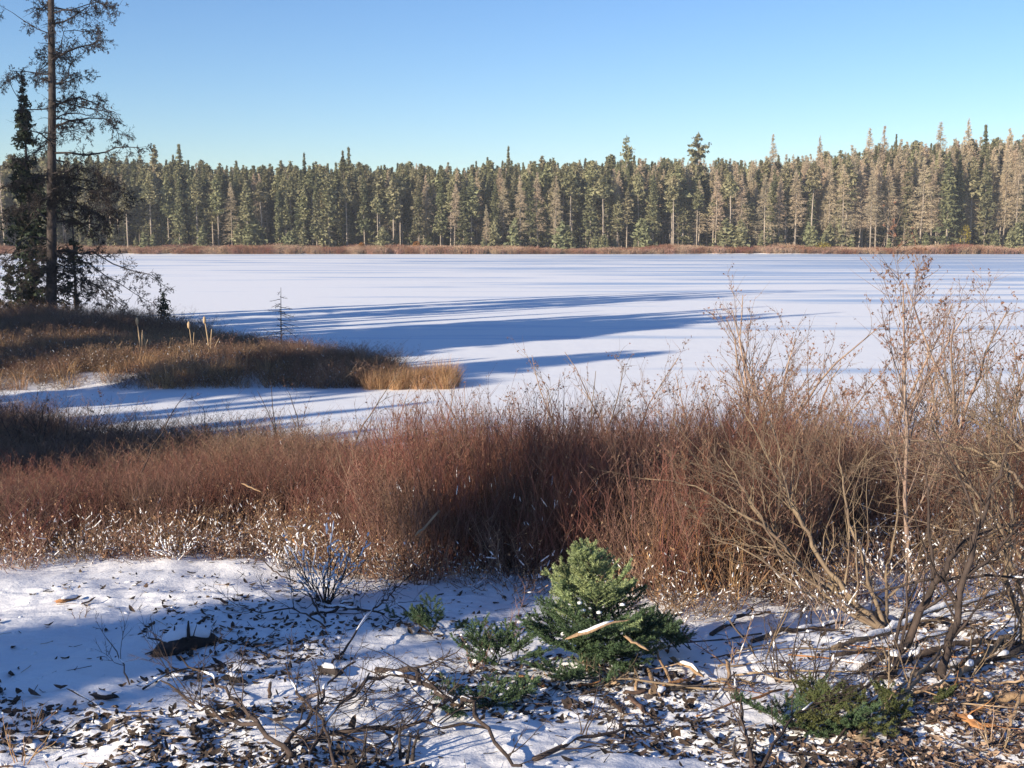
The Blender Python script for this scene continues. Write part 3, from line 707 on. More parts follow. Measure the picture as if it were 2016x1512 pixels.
DT = 44.0
def LP(px, py, d=DT): return W(px, py, d)
base = LP(100, 640); base[2] = float(ground_z(base[0], base[1]))
tam = thing("tamarack_tree", "tall dark tamarack with bare drooping limbs standing on the point", "tamarack tree", tuple(base))
b = MB()
tz = np.array([-.1, 1, 2.5, 5, 8, 11, 14, 17]); toff = np.array([[0, 0], [.02, 0], [.04, 0], [0.02, .05], [.05, .05], [0.02, .05], [.0, 0], [0.1, .1]])
tr_r = np.array([.235, .20, .18, .165, .135, .115, .08, .03])
toff = toff + np.column_stack([tz / 12.0 * (W(100, 0, DT)[0] - base[0]), 0 * tz])
b.tube(np.column_stack([toff, tz]), tr_r, 10)
b.build("trunk", [M['bark']], tam, smooth=True)
rng = rng_(23)
def limb(points, depth, r0, kids=14, tw=.45, lv=1, droop=-.05, name="branch", par=None, m='bark', seed=0, spur=True, org=None):
    rg = rng_(seed); org = base if org is None else org
    px0, py0 = points[0]
    if 90 < px0 < 125: points = [(101, py0 + 1)] + points
    P = np.array([LP(px, py) for px, py in points]) - org; n = len(P)
    n = len(P); P[:, 1] += depth * np.linspace(0, 1, n); P[0, 1] = 0; P[0, 0] = np.interp(P[0, 2], tz, toff[:, 0])
    t = np.linspace(0, 1, n); tt = np.linspace(0, 1, 9); Q = np.column_stack([np.interp(tt, t, P[:, c]) for c in range(3)]); Q[1:] += rg.normal(0, .03, (8, 3))
    mb = MB(); Rr = r0 * (1 - tt * .8); mb.tube(Q, Rr, 5)
    out = []
    for _ in range(kids):
        u = rg.uniform(.15, 1); q = np.array([np.interp(u, tt, Q[:, c]) for c in range(3)])
        dd = unit(P[-1] - P[0]); a = rg.normal(size=3); a[1] *= .8; a[2] = a[2] * .7 - .25
        grow(rg, out, q, dd * .5 + unit(a), tw * rg.uniform(.5, 1.5), r0 * .28 * (1 - u * .5), lv, 5, .32, droop, 6, 1.0, .5, .35, .1, rmin=.006)
    bake(mb, out, (3, 3, 3, 4))
    if spur:
        for P_, R2, l in out:
            k = len(P_); ii = rg.integers(0, len(P_) - 1, k); f = rg.random((k, 1)); C = P_[ii] * (1 - f) + P_[ii + 1] * f
            mb.tris(rand_tris(rg, C, .026, 1, 1.5))
    return mb.build(name, [M[m]], par)
T = tam
LIMBS = [  # pixel path of each limb, depth offset, radius, shoots
    ([(106, 45), (140, 32), (165, 10), (178, -10)], .5, .05, 16), ([(150, 28), (190, 2), (212, 12)], .3, .03, 12), ([(98, 68), (55, 44), (30, 28), (3, 14)], -.4, .03, 3),
    ([(98, 20), (75, 5), (60, -8)], .5, .04, 12), ([(106, 118), (135, 98), (170, 92), (192, 88), (204, 66)], -.3, .06, 24), ([(120, 105), (122, 60), (160, 60), (172, 58)], .3, .035, 12),
    ([(106, 170), (130, 150), (138, 120), (128, 95)], .2, .05, 14), ([(110, 165), (150, 150), (160, 150), (170, 135)], .6, .03, 8), ([(96, 145), (60, 140), (22, 142), (5, 160)], .3, .035, 16),
    ([(96, 158), (88, 120), (70, 98)], .5, .03, 12), ([(110, 206), (145, 195), (175, 195), (205, 212), (236, 224)], -.4, .06, 26), ([(110, 250), (140, 238), (170, 232), (210, 232), (228, 262)], .3, .06, 22),
    ([(110, 264), (150, 258), (190, 262)], -.6, .03, 10), ([(98, 214), (45, 214), (20, 175), (0, 150)], .4, .035, 6), ([(112, 303), (160, 304), (205, 300), (232, 290), (266, 288), (276, 300)], .2, .055, 14),
    ([(112, 345), (150, 352), (200, 362), (240, 385)], .6, .05, 40), ([(112, 372), (160, 368), (205, 385), (238, 420)], -.5, .05, 44), ([(112, 395), (150, 400), (190, 420), (215, 455)], .2, .05, 40), ([(112, 340), (150, 330), (195, 342), (225, 360)], -.2, .045, 34),
    ([(112, 420), (150, 440), (180, 470)], 1.2, .04, 20), ([(98, 270), (60, 300), (20, 310)], .8, .04, 18), ([(98, 340), (50, 355), (5, 365)], .2, .05, 26), ([(98, 390), (60, 410), (15, 430)], -.6, .05, 26),
    ([(114, 492), (150, 500), (180, 495), (230, 525), (280, 535), (318, 562)], .3, .055, 26), ([(114, 495), (150, 530), (200, 565), (240, 610)], -.4, .045, 24), ([(114, 520), (150, 560), (180, 600)], .8, .04, 20),
    ([(98, 480), (60, 490), (20, 500), (-15, 530)], .4, .045, 22), ([(98, 520), (60, 550), (20, 590)], -.4, .04, 20), ([(98, 560), (70, 585), (40, 615)], .4, .03, 14), ([(114, 560), (150, 590), (170, 622)], .2, .03, 14), ([(114, 505), (170, 520), (230, 560), (290, 600)], .5, .045, 24), ([(114, 535), (190, 560), (240, 590), (270, 625)], -.3, .04, 20), ([(98, 500), (50, 520), (0, 560)], .5, .04, 22),
]
for k, (pp, dp, r0, kd) in enumerate(LIMBS): limb(pp, dp, r0 * .85, int(kd * 1.7), .5, 2, -.12, "branch", tam, 'bark', 400 + k)
for k in range(26):                     # limbs towards and away from the viewer
    z = rng.uniform(2.2, 16); a = rng.choice([1, -1]) * pi / 2 + rng.normal(0, .5); L = (1.6 + 1.6 * rng.random()) * (1.15 - z / 20)
    out = []; mb = MB(); grow(rng, out, (np.interp(z, tz, toff[:, 0]), 0, z), (cos(a), sin(a), rng.uniform(-.1, .35)), L, .035, 2, 7, .16, -.04, 8, .9, .38, .3, .1)
    bake(mb, out, (3, 3, 4, 5)); mb.build("branch", [M['bark']], tam)

def spruce(name, label, px, py_top, d, wid, seed, needle, nb=130, tuft=.10, loc=None, base_f=.06, lean=0, per=16, narrow=.9):
    rg = rng_(seed); p = LP(px, 600, d); z0 = float(ground_z(p[0], p[1])); h = W(px, py_top, d)[2] - z0
    o = thing(name, label, "spruce tree", (p[0], d, z0))
    b = MB(); b.tube([[0, 0, -.1], [0, 0, h * .5], [0, 0, h]], [.02 + h * .009, .01 + h * .006, .008], 7); b.build("trunk", [M['bark']], o)
    zs = h * (base_f + (1 - base_f) * np.sort(rg.random(nb) ** .95))
    for grp in range(10):               # whorls of boughs
        mb = MB(); sel = [i for i in range(nb) if i * 10 // nb == grp]
        for i in sel:
            z = zs[i]; f = 1 - z / h; az = rg.random() * 6.283; L = wid * (f ** narrow * .9 + .015) * rg.uniform(.45, 1.2); sc_ = .35 + .65 * min(1, f * 4)
            t = np.linspace(0, 1, 5); P = np.column_stack([np.cos(az) * L * t, np.sin(az) * L * t, z - .35 * L * t + .25 * L * t ** 2.5])
            mb.tube(P, .012 * (1 - t * .8), 3, 0)
            s = rg.uniform(.08, 1, per); C = np.column_stack([np.interp(s, t, P[:, c]) for c in range(3)]) + rg.normal(0, .07 * sc_, (per, 3)) * [1, 1, .7] - [0, 0, .04]
            mb.tris(rand_tris(rg, np.repeat(C, 3, 0) + rg.normal(0, .05 * sc_, (per * 3, 3)), tuft * sc_, .7, 1.8), 1)
        mb.build("bough", [M['bark'], M[needle]], o)
    return o
spruce("spruce_tree", "dark ragged spruce close beside the big tamarack on the point", 66, 148, 46, 2.0, 51, 'needle_dark', 170, .13, per=15, narrow=1.1)
spruce("spruce_tree", "low dark spruce half hidden behind the big tamarack's trunk", 150, 372, 47, 1.4, 52, 'needle_dark', 34, .10, per=11)
#spruce("spruce_tree", "short dark spruce at the picture's edge on the point", 5, 290, 48, 1.5, 53, 'needle_dark', 90, .13, per=12)
spruce("spruce_sapling", "tiny dark spruce sapling at the end of the point's dark brush", 322, 572, 40, .35, 54, 'needle_dark', 40, .07, per=8)
# the little dead spruce
p = W(553, 655, 33.5); z0 = float(ground_z(p[0], p[1]))
o = thing("dead_sapling", "little bare dead spruce on the point above the ice", "dead tree", (p[0], p[1], z0))
h = W(553, 566, 33.5)[2] - z0; rg = rng_(91)
b = MB(); b.tube([[0, 0, -.05], [.01, 0, h * .5], [.03, 0, h]], [.022, .016, .005], 5); b.build("trunk", [M['dead']], o)
for k in range(26):
    z = h * rg.uniform(.18, .97); a = rg.random() * 6.28; L = (1 - z / h) * .68 + .16; out = []
    mb = MB(); grow(rg, out, (0, 0, z), (cos(a), sin(a), -.15), L, .011, 1, 5, .14, -.03, 6, .8, .35, rmin=.005); bake(mb, out); mb.build("branch", [M['dead']], o)

# reeds on the point
def reed(px, py0, py1, d, label, head=True, bend=.1, seed=0, matn='reed', w=.02):
    p = W(px, py0, d); z0 = float(ground_z(p[0], d)); top = W(px, py1, d)[2] - z0; rg = rng_(seed)
    o = thing("cattail", label, "cattail", (p[0], d, z0 - .03))
    for s in range(3):
        t = np.linspace(0, 1, 6); hh = top * (1 - .22 * s); P = np.column_stack([bend * (s - .7) * t ** 2 + .02 * s, .04 * s * t, hh * t])
        mb = MB(); mb.tube(P, w * .65 * (1 - .5 * t) * [1, .8, .7][s], 5, 0, True); mb.build("stalk" if s == 0 else "leaf", [M[matn]], o)
    if head:
        mb = MB(); e = np.array([bend * -.7, 0, top]); mb.tube([e - [0, 0, .12], e - [0, 0, .08], e, e + [0, 0, .05], e + [0, 0, .07]], [.015, .034, .040, .024, .008], 7, 0, True); mb.build("seed_head", [M['reed']], o)
reed(278, 715, 628, 31, "pale cattail with fluffy head, nearest the dark shade on the point", seed=1, w=.035)
reed(291, 705, 655, 31.5, "short broken reed beside the cattail nearest the shade", False, .16, seed=2, w=.03)
reed(379, 705, 636, 31.5, "slim pale cattail standing midway between two others", seed=3, w=.024)
reed(413, 715, 626, 31, "tallest bushy headed cattail closest to the golden sedge", bend=.15, seed=4, w=.038)
reed(225, 760, 690, 29.5, "bent dull reed at the ice edge of the point", False, .3, seed=5, w=.02)
reed(150, 765, 705, 29, "faded reed in the shade at the ice edge", False, .2, seed=6, w=.018)

# ================================================================== BARE SHRUBS BY THE WATER
def shrub(px, py_top, d, n, spread_, label, matn='alder', seed=0, cat="shrub", name="bare_shrub", r0=.017, kids=8, lean=(0, 0), buds=1.0, lv=2, wob=.1, single=False, group=None):
    p = W(px, 900, d); z0 = float(ground_z(p[0], d)); h = W(px, py_top, d)[2] - z0; rg = rng_(seed + 1000)
    o = thing(name, label, cat, (p[0], d, z0 - .03), group)
    for s in range(n):
        a = s * 2.4 + rg.random(); hh = h * (1 if s == 0 else rg.uniform(.6, .97)); sp = spread_ * rg.uniform(.3, 1.0) * (0 if (s == 0 and single) else 1)
        d0 = np.array([cos(a) * sp + lean[0], sin(a) * sp + lean[1], 1.0]); out = []
        nrm = np.linalg.norm(d0)
        grow(rg, out, (cos(a) * .05, sin(a) * .05, 0), d0, hh * nrm * .98 / (1 + .02), r0 * (hh / 2) ** .5, lv, 9, wob, .045, kids, .62, .42, .22, .22, .55, rmin=.0026)
        # scale so that the tip reaches its height
        zt = max(P[:, 2].max() for P, _, _ in out); k = hh / max(zt, .1)
        mb = MB()
        for P, Rr, l in out:
            mb.tube(P * [1, 1, k], Rr, (3, 3, 5, 5)[min(l, 3)])
            if l <= 1 and buds:
                m_ = rg.poisson(buds * (2.2 if l == 0 else 1.5))
                if m_:
                    ii = rg.integers(1, len(P), m_); C = P[ii] * [1, 1, k] + rg.normal(0, .006, (m_, 3))
                    mb.tris(rand_tris(rg, C, .017, .8, 2.0), 1); mb.tris(rand_tris(rg, C + [0, 0, -.008], .014, .8, 2.0), 1)
        mb.build("stem", [M[matn], M['bud']], o)
    return o
SHRUBS = [
    (1500, 505, 15, 4, .16, "tallest bare alder with an open crown reaching the far shore line", 'alder', 8, 1.0),
    (1545, 600, 14.2, 3, .25, "shorter alder leaning against the tallest alder's side", 'alder', 7, 1.2),
    (1455, 570, 14.6, 3, .2, "thin alder close before the tallest alder, reaching its middle", 'alder', 7, 1.2),
    (1868, 505, 13.5, 5, .28, "wide many stemmed alder fanning out behind the thin sapling", 'alder', 10, 1.3),
    (1730, 520, 13.8, 3, .22, "arching alder reaching toward the thin sapling with dangling catkins", 'alder', 7, 1.2),
    (1690, 660, 13.0, 4, .3, "low twiggy shrub under the arching alder", 'alder', 8, 1.4),
    (1930, 590, 12.6, 4, .25, "pinkish shrub thick with dry leaves near the picture's edge", 'alder', 10, 2.2),
    (1985, 600, 11.8, 4, .28, "tan shrub crowding the picture's edge above the tangle", 'willow', 10, 1.6),
    (2035, 560, 11.5, 3, .2, "tall shrub cut by the picture's edge", 'willow', 8, 1.2),
    (1830, 640, 12.2, 4, .28, "dense budding shrub at the sapling's foot by the water", 'alder', 9, 2.0),
    (1610, 640, 13.6, 4, .26, "dense shrub in front of the lake between alder and sapling", 'alder', 9, 1.6),
    (1565, 720, 13.0, 4, .34, "rounded shrub with reddish dry leaves below the alders", 'alder', 10, 2.6),
    (1400, 640, 14.6, 4, .26, "fan shaped shrub next to the thin alder", 'alder', 9, 1.6),
    (1340, 690, 14.4, 4, .3, "low fan shrub two places from the tallest alder", 'alder', 9, 1.6),
    (1280, 715, 14.6, 4, .28, "spindly shrub over the brightest patch of thicket", 'alder', 8, 1.2),
    (1215, 660, 15.2, 3, .35, "leaning shrub whose twigs cross the thin blue shadow", 'alder', 7, .8),
    (1150, 660, 14.8, 4, .28, "tan shrub against the end of the thin blue shadow", 'willow', 9, 1.2),
    (1090, 655, 15.4, 3, .26, "upright shrub before the lake's middle", 'alder', 8, 1.0),
    (1030, 735, 14.8, 3, .3, "small fan shrub right of the golden grass tip", 'alder', 8, .8),
    (968, 760, 15.0, 3, .3, "small forked shrub over the snow gap's far side", 'alder', 7, .8),
    (915, 700, 16.0, 3, .3, "forked shrub in front of the golden grass", 'alder', 7, .6),
    (862, 770, 15.5, 3, .3, "little shrub before the golden grass tip", 'alder', 7, .6),
    (815, 715, 16.0, 3, .26, "grey shrub before the dark end of the point", 'alder', 7, .6),
    (745, 720, 16.2, 3, .26, "slender shrub over the narrow snowy inlet", 'alder', 7, .6),
    (648, 690, 16.0, 3, .3, "pale forked shrub crossing the inlet's blue shade", 'willow', 7, .5),
    (574, 735, 16.0, 2, .18, "dark thin twin stemmed shrub in the inlet", 'dead', 6, .4),
    (525, 745, 16.2, 2, .2, "dark bent shrub standing at the inlet's bend", 'dead', 6, .5),
    (380, 770, 16.5, 3, .3, "dark low shrub at the inlet's shaded bank", 'dead', 7, .6),
    (247, 790, 12.5, 1, .04, "single thin dark stem rising out of the red thicket", 'dead', 5, .3),
    (120, 770, 17, 4, .3, "dark leafy shrub at the shaded inlet corner", 'dead', 8, 1.5),
    (50, 765, 16.5, 4, .3, "dark shrub at the inlet by the picture's edge", 'dead', 8, 1.5),
    (1775, 700, 11.4, 4, .34, "shrub with grey stems half way up the bank", 'alder', 8, 1.2),
    (1460, 760, 12.2, 4, .36, "brown leafy shrub in the thicket under the thin alder", 'alder', 9, 2.0),
]
for k, (px, pt, d, n, sp, lb, mt, kd, bd) in enumerate(SHRUBS):
    shrub(px, pt, d, n + 1 if k < 5 else n, sp, lb, mt, k, kids=kd + (3 if k < 5 else -1), buds=bd * .6, group="bare shrubs along the lake edge", wob=.12, r0=.024 if k < 5 else .017)
o = shrub(1797, 392, 9.5, 1, 0, "very tall thin sapling rising above the far shore", 'alder', 77, "sapling", "bare_sapling", r0=.017, kids=16, buds=1.0, wob=.03, single=True)
# ================================================================== LARGER STEMS AND LOGS ON THE NEAR BANK
def pathw(pts):
    """pixel path: (px, py) = on the ground, (px, py, d) = at depth d, (px, py, 'l', z) = on the ground lifted by z"""
    out = []
    for p in pts:
        if len(p) == 2: out.append(G(p[0], p[1], .01))
        elif len(p) == 4: out.append(G(p[0], p[1], 0) + [0, 0, p[3]])
        else: out.append(W(*p))
    return np.array(out)
def limb_px(mb, pts, r0, r1, rg, kids=0, klen=.3, lv=1, sides=8, m=0, snow=0, msnow=1, wob=.012, up=.02, kang=.8, pre=None):
    P = (pathw(pts) if pre is None else np.asarray(pre, float)); n = len(P); seg = np.linalg.norm(np.diff(P, axis=0), axis=1); s = np.concatenate([[0], np.cumsum(seg)]); k = max(8, int(s[-1] / .09))
    u = np.linspace(0, s[-1], k)
    # smooth through the points
    Q = np.column_stack([np.interp(u, s, P[:, c]) for c in range(3)])
    for _ in range(2): Q[1:-1] = (Q[:-2] + 2 * Q[1:-1] + Q[2:]) / 4
    Q[1:] += rg.normal(0, wob, (k - 1, 3)) * min(1, r0 * 40)
    Rr = np.linspace(r0, r1, k) * (1 + rg.uniform(-.12, .12, k)); mb.tube(Q, Rr, sides, m, True)
    out = []
    for _ in range(kids):
        f = rg.uniform(.15, 1); q = np.array([np.interp(f * s[-1], u, Q[:, c]) for c in range(3)]); dd = unit(Q[min(k - 1, int(f * k) + 1)] - Q[max(0, int(f * k) - 1)])
        a = unit(np.cross(dd, rg.normal(size=3))); an = kang * rg.uniform(.6, 1.3)
        grow(rg, out, q, dd * cos(an) + a * sin(an) + [0, 0, .15], klen * rg.uniform(.4, 1.4), max(.0022, np.interp(f, [0, 1], [r0, r1]) * .45), lv, 6, .14, up, 4, .7, .45, .3, rmin=.0016)
    for P_, R2, l in out:
        P_[:, 2] = np.maximum(P_[:, 2], ground_z(P_[:, 0], P_[:, 1]) + .01)
        mb.tube(P_, R2, 4 if l else 3, m)
    if snow:
        nn = max(1, int(s[-1] / .28 * snow))
        for _ in range(nn):
            f0 = rg.uniform(0, .85); f1 = min(1, f0 + rg.uniform(.06, .25)); ff = np.linspace(f0, f1, 6) * s[-1]
            S = np.column_stack([np.interp(ff, u, Q[:, c]) for c in range(3)]); rr = np.interp(ff, u, Rr)
            S[:, 2] += rr * .75; w = rr * .95 * np.array([.2, .8, 1, .95, .75, .15]) + .002
            mb.tube(S, w, 6, msnow, True)
    return Q
def ground_thing(name, label, cat, at, group=None):
    return thing(name, label, cat, tuple(at), group)
def limbs_thing(name, label, cat, parts, matn='willow', seed=0, pname="limb", group=None):
    rg = rng_(seed); o = None
    for kw in parts:
        kw = dict(kw); pp = pathw(kw.pop('p'))
        if o is None: at = pp[0].copy(); o = thing(name, label, cat, tuple(at), group)
        mb = MB(); nm = kw.pop('name', pname); mt = kw.pop('mat', matn)
        limb_px(mb, None, pre=pp, rg=rg, **kw)
        ob = mb.build(nm, [M[mt], M['snow_cap']], o, smooth=False); ob.matrix_parent_inverse.translation = (-at[0], -at[1], -at[2])
    return o
D = dict
limbs_thing("leaning_willow", "tan willow clump leaning over the red thicket", "willow", [
    D(p=[(1748, 1232), (1652, 1174, 8.7), (1597, 1130, 8.9), (1510, 1043, 9.1), (1438, 936, 9.4)], r0=.030, r1=.006, kids=14, klen=.7, lv=2),
    D(p=[(1744, 1253), (1684, 1190, 8.6), (1613, 1102, 8.8), (1560, 1000, 9.0), (1537, 912, 9.2), (1518, 829, 9.4)], r0=.027, r1=.005, kids=14, klen=.6, lv=2),
    D(p=[(1652, 1174, 8.7), (1597, 1063, 8.9), (1573, 1010, 9.1), (1500, 880, 9.4), (1462, 800, 9.6)], r0=.017, r1=.004, kids=12, klen=.6, lv=2),
    D(p=[(1589, 1126, 8.9), (1510, 1035, 9.0), (1454, 1011, 9.1), (1367, 952, 9.2), (1270, 942, 9.3)], r0=.014, r1=.003, kids=10, klen=.5, lv=2),
    D(p=[(1740, 1240), (1700, 1120, 8.8), (1660, 980, 9.0), (1650, 860, 9.2)], r0=.018, r1=.004, kids=12, klen=.6, lv=2),
    D(p=[(1735, 1245), (1640, 1190, 8.5), (1560, 1150, 8.5), (1470, 1080, 8.6), (1400, 1060, 8.7)], r0=.014, r1=.003, kids=12, klen=.5, lv=2),
    D(p=[(1742, 1240), (1745, 1130, 8.9), (1770, 1000, 9.1), (1765, 880, 9.3)], r0=.016, r1=.004, kids=12, klen=.6, lv=2),
    D(p=[(1738, 1250), (1610, 1160, 8.7), (1540, 1100, 8.8), (1480, 990, 9.0), (1420, 890, 9.2)], r0=.016, r1=.004, kids=12, klen=.6, lv=2),
], 'willow', 601, "stem")
limbs_thing("forked_alder", "dark crooked forked alder trunk rising over fallen logs", "alder", [
    D(p=[(1740, 1350), (1768, 1297, 7.2), (1787, 1245, 7.25), (1811, 1198, 7.3), (1839, 1146, 7.35), (1859, 1110, 7.4), (1890, 1071, 7.5), (1950, 1039, 7.6), (2010, 1030, 7.7)], r0=.034, r1=.008, kids=10, klen=.5, lv=2, sides=10, snow=.2),
    D(p=[(1836, 1146, 7.35), (1870, 1140, 7.35), (1906, 1138, 7.4), (1970, 1128, 7.4), (2030, 1140, 7.4)], r0=.012, r1=.006, kids=6, klen=.4, lv=1, snow=.6),
    D(p=[(1838, 1148, 7.35), (1829, 1063, 7.5), (1830, 990, 7.6), (1815, 900, 7.8)], r0=.013, r1=.004, kids=8, klen=.5, lv=2),
    D(p=[(1832, 1140, 7.35), (1752, 1158, 7.4), (1690, 1170, 7.4)], r0=.009, r1=.003, kids=5, klen=.3, lv=1),
    D(p=[(1790, 1270, 7.2), (1725, 1300, 7.1), (1690, 1318, 7.05)], r0=.022, r1=.014, kids=3, klen=.3, lv=1, mat='bark'),
    D(p=[(1775, 1305, 7.2), (1851, 1273, 7.3), (1900, 1262, 7.4), (1960, 1266, 7.5), (2030, 1262, 7.6)], r0=.022, r1=.014, kids=6, klen=.4, lv=1, snow=.5),
], 'dead', 602, "limb")
limbs_thing("slim_alder", "slim straight dark alder trunk just right of the forked one", "alder", [
    D(p=[(1852, 1345), (1871, 1269, 7.0), (1887, 1198, 7.05), (1902, 1134, 7.1), (1922, 1051, 7.2), (1960, 960, 7.3), (1982, 880, 7.4)], r0=.026, r1=.006, kids=16, klen=.6, lv=2, sides=9),
    D(p=[(1902, 1134, 7.1), (1960, 1090, 7.2), (2020, 1020, 7.3)], r0=.012, r1=.005, kids=8, klen=.5, lv=2),
    D(p=[(1925, 1045, 7.2), (1900, 950, 7.3), (1850, 880, 7.4), (1835, 840, 7.5)], r0=.009, r1=.003, kids=8, klen=.5, lv=2),
], 'dead', 603, "stem")
limbs_thing("tangled_willow", "tan tangled willow at the picture's edge above the logs", "willow", [
    D(p=[(2030, 1290), (1985, 1170, 7.6), (1980, 1080, 7.7), (2000, 980, 7.8), (1960, 860, 8.0), (1970, 780, 8.1)], r0=.022, r1=.005, kids=18, klen=.6, lv=2),
    D(p=[(2040, 1260), (2000, 1130, 7.5), (1930, 1010, 7.8), (1880, 900, 8.0), (1827, 837, 8.2)], r0=.016, r1=.004, kids=18, klen=.6, lv=2),
    D(p=[(2060, 1000, 7.5), (1990, 935, 7.7), (1930, 885, 7.9), (1880, 873, 8.0), (1790, 868, 8.1)], r0=.013, r1=.004, kids=16, klen=.5, lv=2),
    D(p=[(2060, 900, 7.5), (2000, 880, 7.7), (1960, 830, 7.9), (1930, 790, 8.0)], r0=.012, r1=.004, kids=14, klen=.5, lv=2),
    D(p=[(2050, 1130, 7.3), (1990, 1080, 7.5), (1940, 985, 7.7), (1900, 940, 7.8), (1800, 930, 8.0)], r0=.013, r1=.004, kids=16, klen=.5, lv=2),
    D(p=[(2060, 1060, 7.4), (1960, 1040, 7.7), (1850, 1045, 7.9), (1770, 1010, 8.1)], r0=.010, r1=.003, kids=14, klen=.5, lv=2),
    D(p=[(2050, 960, 7.4), (2010, 860, 7.7), (2000, 770, 7.9)], r0=.010, r1=.003, kids=12, klen=.5, lv=2),
], 'willow', 604, "stem")
LOGS = [
    ("long snow topped fallen log running behind the forked alder", [(1640, 1282), (1732, 1257, 'l', .03), (1811, 1237, 'l', .05), (1890, 1213, 'l', .08), (2030, 1178, 'l', .10)], .020, .016, 'willow', 2.2, 8),
    ("thin dark log below the long snow topped one", [(1640, 1300), (1740, 1285, 'l', .02), (1840, 1268, 'l', .02), (1900, 1240, 'l', .03)], .012, .009, 'dead', 1.0, 5),
    ("pale yellowish branch lying across olive spruce boughs", [(1688, 1474), (1720, 1448, 'l', .04), (1752, 1424, 'l', .05), (1790, 1396, 'l', .08), (1827, 1352, 'l', .14), (1851, 1332, 'l', .18)], .021, .006, 'willow', .2, 6),
    ("short pale fork resting beside the yellowish branch", [(1783, 1402, 'l', .06), (1811, 1398, 'l', .06), (1851, 1380, 'l', .07), (1872, 1358, 'l', .12)], .010, .005, 'wood', 0, 2),
    ("sunlit tan log slanting up to the picture's edge", [(1862, 1352), (1914, 1325, 'l', .05), (1970, 1293, 'l', .08), (2040, 1268, 'l', .12)], .022, .018, 'willow', .6, 8),
    ("dark half sunken log behind the slim alder's foot", [(1800, 1335), (1860, 1318, 'l', .03), (1960, 1312, 'l', .04), (2030, 1290, 'l', .05)], .028, .022, 'bark', 1.2, 6),
    ("broad pale debarked log at the sunny corner", [(1925, 1392, 'l', .03), (1970, 1388, 'l', .035), (2040, 1392, 'l', .04)], .026, .024, 'wood', .3, 0),
    ("snow covered stick behind the cut spruce's end", [(1400, 1252), (1440, 1235, 'l', .04), (1480, 1215, 'l', .05)], .016, .012, 'dead', 2.5, 2),
    ("reddish log half under snow near the leaning willow", [(1480, 1262), (1557, 1253, 'l', .03), (1613, 1241, 'l', .03), (1660, 1236, 'l', .03)], .017, .013, 'dead', 1.8, 4),
    ("thin log crossing the sunny litter corner", [(1880, 1420), (1920, 1440, 'l', .03), (1960, 1452, 'l', .03)], .012, .008, 'wood_red', .3, 2),
    ("dark branch under the split wood by the spruce", [(1270, 1380), (1330, 1362, 'l', .02), (1385, 1352, 'l', .02)], .018, .014, 'bark', .5, 2),
]
for k, (lb, pp, r0, r1, mt, sn, kd) in enumerate(LOGS):
    limbs_thing("fallen_log", lb, "log", [D(p=pp, r0=r0, r1=r1, kids=kd, klen=.35, lv=1, snow=sn)], mt, 620 + k, "log_wood")
